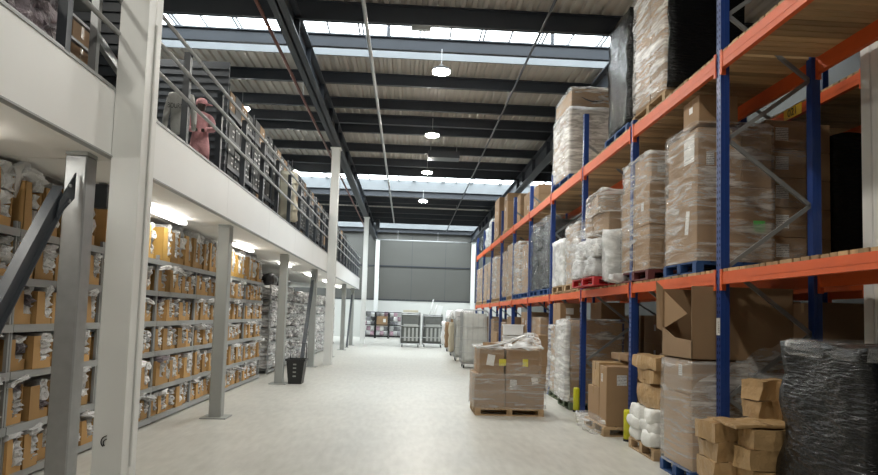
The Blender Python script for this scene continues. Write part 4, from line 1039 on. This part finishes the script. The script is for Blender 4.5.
# ------------------------------------------------------------------ upstairs
MZ = 3.82
def dark_unit(y0, y1, x1, label, levels, top): return shelving_unit(y0, y1, label, levels, x1, .6, top, MZ, 'darksteel', 'dark shelving bays upstairs')
UPL = [.12, .62, 1.12, 1.62]
ys = 11.6; n = 0; bm = {}
while ys < 33:
    dark_unit(ys, ys + 1.9, -3.35, 'dark shelving bay of black cartons upstairs, %s along' % ORD[n + 1], UPL, 1.75 if n % 3 else 2.1)
    for li, z in enumerate(UPL):
        y = ys + .08; k = 0
        while y < ys + 1.6:
            w, h = R.choice((.32, .38, .42)), R.choice((.36, .4, .44))
            if y + w > ys + 1.85: break
            key = (w, h)
            if key not in bm:
                m = MB(); m.cbox(.5, w, h, .006)
                bm[key] = []
                for mm in ('ink', 'ink', 'ink', 'carton'):
                    e = MB(); e.add(m.v, m.f, 0)
                    for q in range(3):
                        for (a0, a1) in ((-.38, -.1), (.08, .36)):
                            if R.random() < .5: e.box(.2505, .252, w * a0, w * a0 + w * R.uniform(.1, .28), h * (.16 + q * .26), h * (.24 + q * .26), 1)
                            if R.random() < .5: e.box(.5 * a0, .5 * a0 + R.uniform(.05, .12), -w / 2 - .002, -w / 2 - .0005, h * (.16 + q * .26), h * (.27 + q * .26), 1)
                    bm[key].append(e.mesh('storage_carton', [M[mm], M['paper']]))
            brown = R.random() < (.1 if li < 3 else .3)
            k += 1
            o = tag(put('storage_carton', bm[key][3 if brown else k % 3], (-3.61, y + w / 2, MZ + z + .004)), '%s carton upstairs, %s bay along, %s shelf, %s from the near end' % ('brown' if brown else 'white-labelled black', ORD[n + 1], ('lowest', 'second', 'third', 'top')[li], ORD[k]), 'carton', 'cartons on the upstairs shelving')
            y += w + .03
    ys += 1.93; n += 1
# beige garments hung between two bays
m = MB(); m.lumpy(.4, .55, 1.25, (5, 7, 10), .25, .09, 4., 401.); solo('hanging_garments', m, M['beige'], 'beige bundle of garments hanging near the middle of the upstairs shelving', 'garments', (-3.1, 16.2, MZ + .25), smooth=True)
# near end upstairs: white shelves of brown cartons and a heap of dark bags
t = thing('shelving_unit', 'upstairs shelving with pale shelves of brown cartons at upper left', 'shelving', (0, 0, MZ))
for y in (5.8, 7.15):
    for x in (-3.6, -4.3): part('upright', bx(x - .02, x + .02, y - .02, y + .02, 0, 2.2), M['darksteel'], t)
for z in (.28, .54, .78, 1.02, 1.3): part('shelf', bx(-4.32, -3.58, 5.8, 7.17, z - .03, z), M['shelf'], t)
for li, z in enumerate((.29, .55, .79)):
    for k in range(3):
        carton(-4.2, 5.83 + k * .44, MZ + z, .6, .4, .19, 'brown carton on the pale upstairs shelving, %s shelf, %s from near end' % (('lowest', 'middle', 'upper')[li], ORD[k + 1]), 'bin' if k % 2 else 'carton', 0, True, [], 'cartons on the pale upstairs shelving')
t = thing('storage_post', 'pale galvanised post with a sloping strut beside the upstairs rail', 'post', (-3.0, 5.98, MZ))
part('shaft', bx(-.035, .035, -.03, .03, .02, 2.4), M['galv'], t)
m = MB(); m.bar((0, .02, .5), (0, 1.5, .12), .05, .09); part('strut', m, M['galv'], t)
part('foot_plate', bx(-.07, .07, -.07, .07, 0, .02), M['galv'], t)
k = 0
for l in range(5):
    for j in range(5):
        m = MB(); m.lumpy(.5, .4, .16, (6, 6, 4), .25, .07, 6., 420 + k)
        solo('dark_bag', m, M['bag_mauve'], 'mauve grey plastic bag heaped upstairs at upper left, layer %s, %s from left' % (ORD[l + 1], ORD[j + 1]), 'bag', (-3.25 - .03 * l + R.uniform(-.05, .05), 4.05 + .34 * j + .03 * l, MZ + .05 + l * .14), R.uniform(-.3, .3), group='heap of mauve grey bags upstairs'); k += 1
# dark slatted back board behind the rail
t = thing('louvre_board', 'dark ribbed board standing behind the upstairs rail at left', 'board', (-4.6, 7.7, MZ)); m = MB(); m.box(0, 1.35, -.02, .02, 0, 2.3)
for q in range(17): m.box(0, 1.35, -.05, -.02, .06 + q * .132, .12 + q * .132)
part('panel', m, M['darksteel'], t)
t = thing('louvre_board', 'dark ribbed board behind the pink mannequin upstairs', 'board', (-5.6, 11.5, MZ)); m = MB(); m.box(0, 2.25, -.02, .02, 0, 2.45)
for q in range(18): m.box(0, 2.25, -.05, -.02, .06 + q * .132, .12 + q * .132)
part('panel', m, M['darksteel'], t)
# grey sweatshirt on a stand, pink dressed mannequin
def skin_body(name, verts, edges, radii, m, parent, loc=(0, 0, 0)):
    me = bpy.data.meshes.new(name); me.from_pydata(verts, edges, []); me.materials.append(m)
    o = put(name, me, loc, 0, parent)
    md = o.modifiers.new('skin', 'SKIN'); md.use_smooth_shade = True
    bm_ = __import__('bmesh').new(); bm_.from_mesh(me); lay = bm_.verts.layers.skin.verify()
    bm_.verts.ensure_lookup_table()
    for v, r in zip(bm_.verts, radii): v[lay].radius = (r[0], r[1]) if isinstance(r, tuple) else (r, r)
    bm_.verts[0][lay].use_root = True
    bm_.to_mesh(me); bm_.free()
    sd = o.modifiers.new('sub', 'SUBSURF'); sd.levels = sd.render_levels = 2
    return o
t = thing('mannequin', 'dressed mannequin in pink tracksuit and pink cap behind the upstairs rail', 'mannequin', (-3.5, 10.55, MZ - .07), .25)
t.scale = (.88,) * 3
V = [(0, 0, .88), (0, 0, 1.1), (0, 0, 1.3), (0, 0, 1.4), (0, 0, 1.47), (.17, 0, 1.36), (.25, -.06, 1.13), (.1, -.2, 1.08), (-.17, 0, 1.36), (-.25, -.05, 1.13), (-.08, -.2, 1.06), (.1, 0, .8), (.1, -.02, .45), (.1, 0, .08), (-.1, 0, .8), (-.1, -.02, .45), (-.1, 0, .08)]
E_ = [(0, 1), (1, 2), (2, 3), (3, 4), (3, 5), (5, 6), (6, 7), (3, 8), (8, 9), (9, 10), (0, 11), (11, 12), (12, 13), (0, 14), (14, 15), (15, 16)]
rd = [(.15, .11), (.14, .1), (.16, .11), (.09, .08), .055, .075, .065, .05, .075, .065, .05, .1, .085, .075, .1, .085, .075]
skin_body('tracksuit', V, E_, rd, M['pink'], t)
m = MB(); m.lumpy(.16, .19, .23, (8, 8, 8), .8, .0, 3., 0.); h = part('head', m, M['skin'], t, True, (0, -.01, 1.46))
m = MB(); m.lumpy(.03, .03, .05, (3, 3, 3), .6, 0., 3., 0.); part('nose', m, M['skin'], h, True, (0, -.1, .08))
m = MB(); m.lathe([(.1, 0), (.105, .04), (.09, .09), (.05, .12), (.005, .125)], 16); m.add([(-.08, -.07, .0), (.08, -.07, 0), (.07, -.2, -.02), (-.07, -.2, -.02), (-.08, -.07, .012), (.08, -.07, .012), (.07, -.2, -.008), (-.07, -.2, -.008)], [(0, 1, 2, 3)[::-1], (4, 5, 6, 7), (0, 4, 5, 1), (1, 5, 6, 2), (2, 6, 7, 3), (3, 7, 4, 0)])
c = part('cap', m, M['pink'], t, True, (0, -.01, 1.6)); c.rotation_euler = (0, 0, .9)
for s in (-1, 1):
    m = MB(); m.lumpy(.09, .24, .07, (5, 6, 4), .4, 0., 3., 0.); part('shoe', m, M['whiteplastic'], t, True, (s * .1, -.04, 0))
    m = MB(); m.lumpy(.06, .1, .05, (4, 5, 3), .4, 0., 3., 0.); part('hand', m, M['skin'], t, True, (s * .06 - .0, -.25, 1.03))
t = thing('garment_stand', 'grey lettered sweatshirt on a stand behind the upstairs rail', 'garment stand', (-3.4, 9.35, MZ - .02), .2); t.scale = (.58, .8, .95)
skin_body('sweatshirt', [(0, 0, .52), (0, 0, .8), (0, 0, 1.1), (0, 0, 1.2), (.24, 0, 1.12), (.33, -.03, .85), (.34, -.05, .6), (-.24, 0, 1.12), (-.33, -.03, .85), (-.34, -.05, .6)], [(0, 1), (1, 2), (2, 3), (2, 4), (4, 5), (5, 6), (2, 7), (7, 8), (8, 9)],
          [(.25, .13), (.25, .13), (.22, .12), (.08, .07), .1, .08, .06, .1, .08, .06], M['greycloth'], t)
m = MB(); m.tube([(0, 0, .03), (0, 0, 1.25)], .02, 8); part('pole', m, M['darksteel'], t)
m = MB(); m.lathe([(.2, 0), (.2, .02), (.03, .04)], 16); part('base', m, M['darksteel'], t)
text_part('lettering', 'BOURNON', .11, M['ink'], t, (0, -.165, .95))

# small fittings
t = thing('junction_box', 'small dark box fixed under the mezzanine behind the big white column', 'box', (-3.6, 7.6, 3.233))
part('body', bx(-.07, .07, -.05, .05, -.3, -.02), M['darksteel'], t); part('bracket', bx(-.04, .04, -.03, .03, -.02, 0), M['galv'], t)
t = thing('emergency_light', 'unlit pale emergency light fitting hung below the nearest rooflight', 'light', (.1, 13.42, 7.93))
part('body', bx(-.21, .21, -.05, .05, 0, .09), M['shelf'], t); part('bracket', bx(-.03, .03, -.02, .08, .09, .19), M['darksteel'], t)
t = thing('air_unit', 'flat dark air unit hung between the roof purlins right of the lamps', 'air unit', (1.2, 24.2, 7.8))
part('casing', bx(-.6, .6, -.3, .3, 0, .26), M['darksteel'], t)
for x in (-.5, .5): part('hanger', bx(x - .01, x + .01, -.01, .01, .26, .76), M['galv'], t)
m = MB(); m.lumpy(.05, .26, .34, (4, 6, 6), .1, .02, 6., 501.); o = solo('mailer_bag', m, M['bag'], 'white mailer standing up out of the top bins left of near grey column', 'mailer bag', (SX - .1, 6.72, 2.92), 0); o.rotation_euler = (.5, .2, 0)

# ------------------------------------------------------------------ camera, world, view
cam = bpy.data.cameras.new('camera'); co = bpy.data.objects.new('camera', cam); COL.objects.link(co)
cam.sensor_width = 36; cam.sensor_fit = 'HORIZONTAL'; cam.lens = 36 * 640 / 878; cam.shift_y = 35.14 / 878; cam.clip_start = .05; cam.clip_end = 200
Rm = Matrix(((0.99830852, 0.03321389, 0.04771724), (-0.04982888, 0.0659562, 0.99657758), (0.02995297, -0.99726958, 0.06749964)))
cols = [Rm.col[0], -Rm.col[1], -Rm.col[2]]
co.matrix_world = Matrix.Translation((0, 0, 1.8)) @ Matrix((cols[0], cols[1], cols[2])).transposed().to_4x4()
S = bpy.context.scene; S.camera = co
w = bpy.data.worlds.new('overcast sky'); S.world = w; w.use_nodes = True
w.node_tree.nodes['Background'].inputs[0].default_value = (.75, .85, 1, 1); w.node_tree.nodes['Background'].inputs[1].default_value = .6
S.view_settings.view_transform = 'Standard'; S.view_settings.look = 'None'; S.view_settings.gamma = 1; S.view_settings.exposure = .95
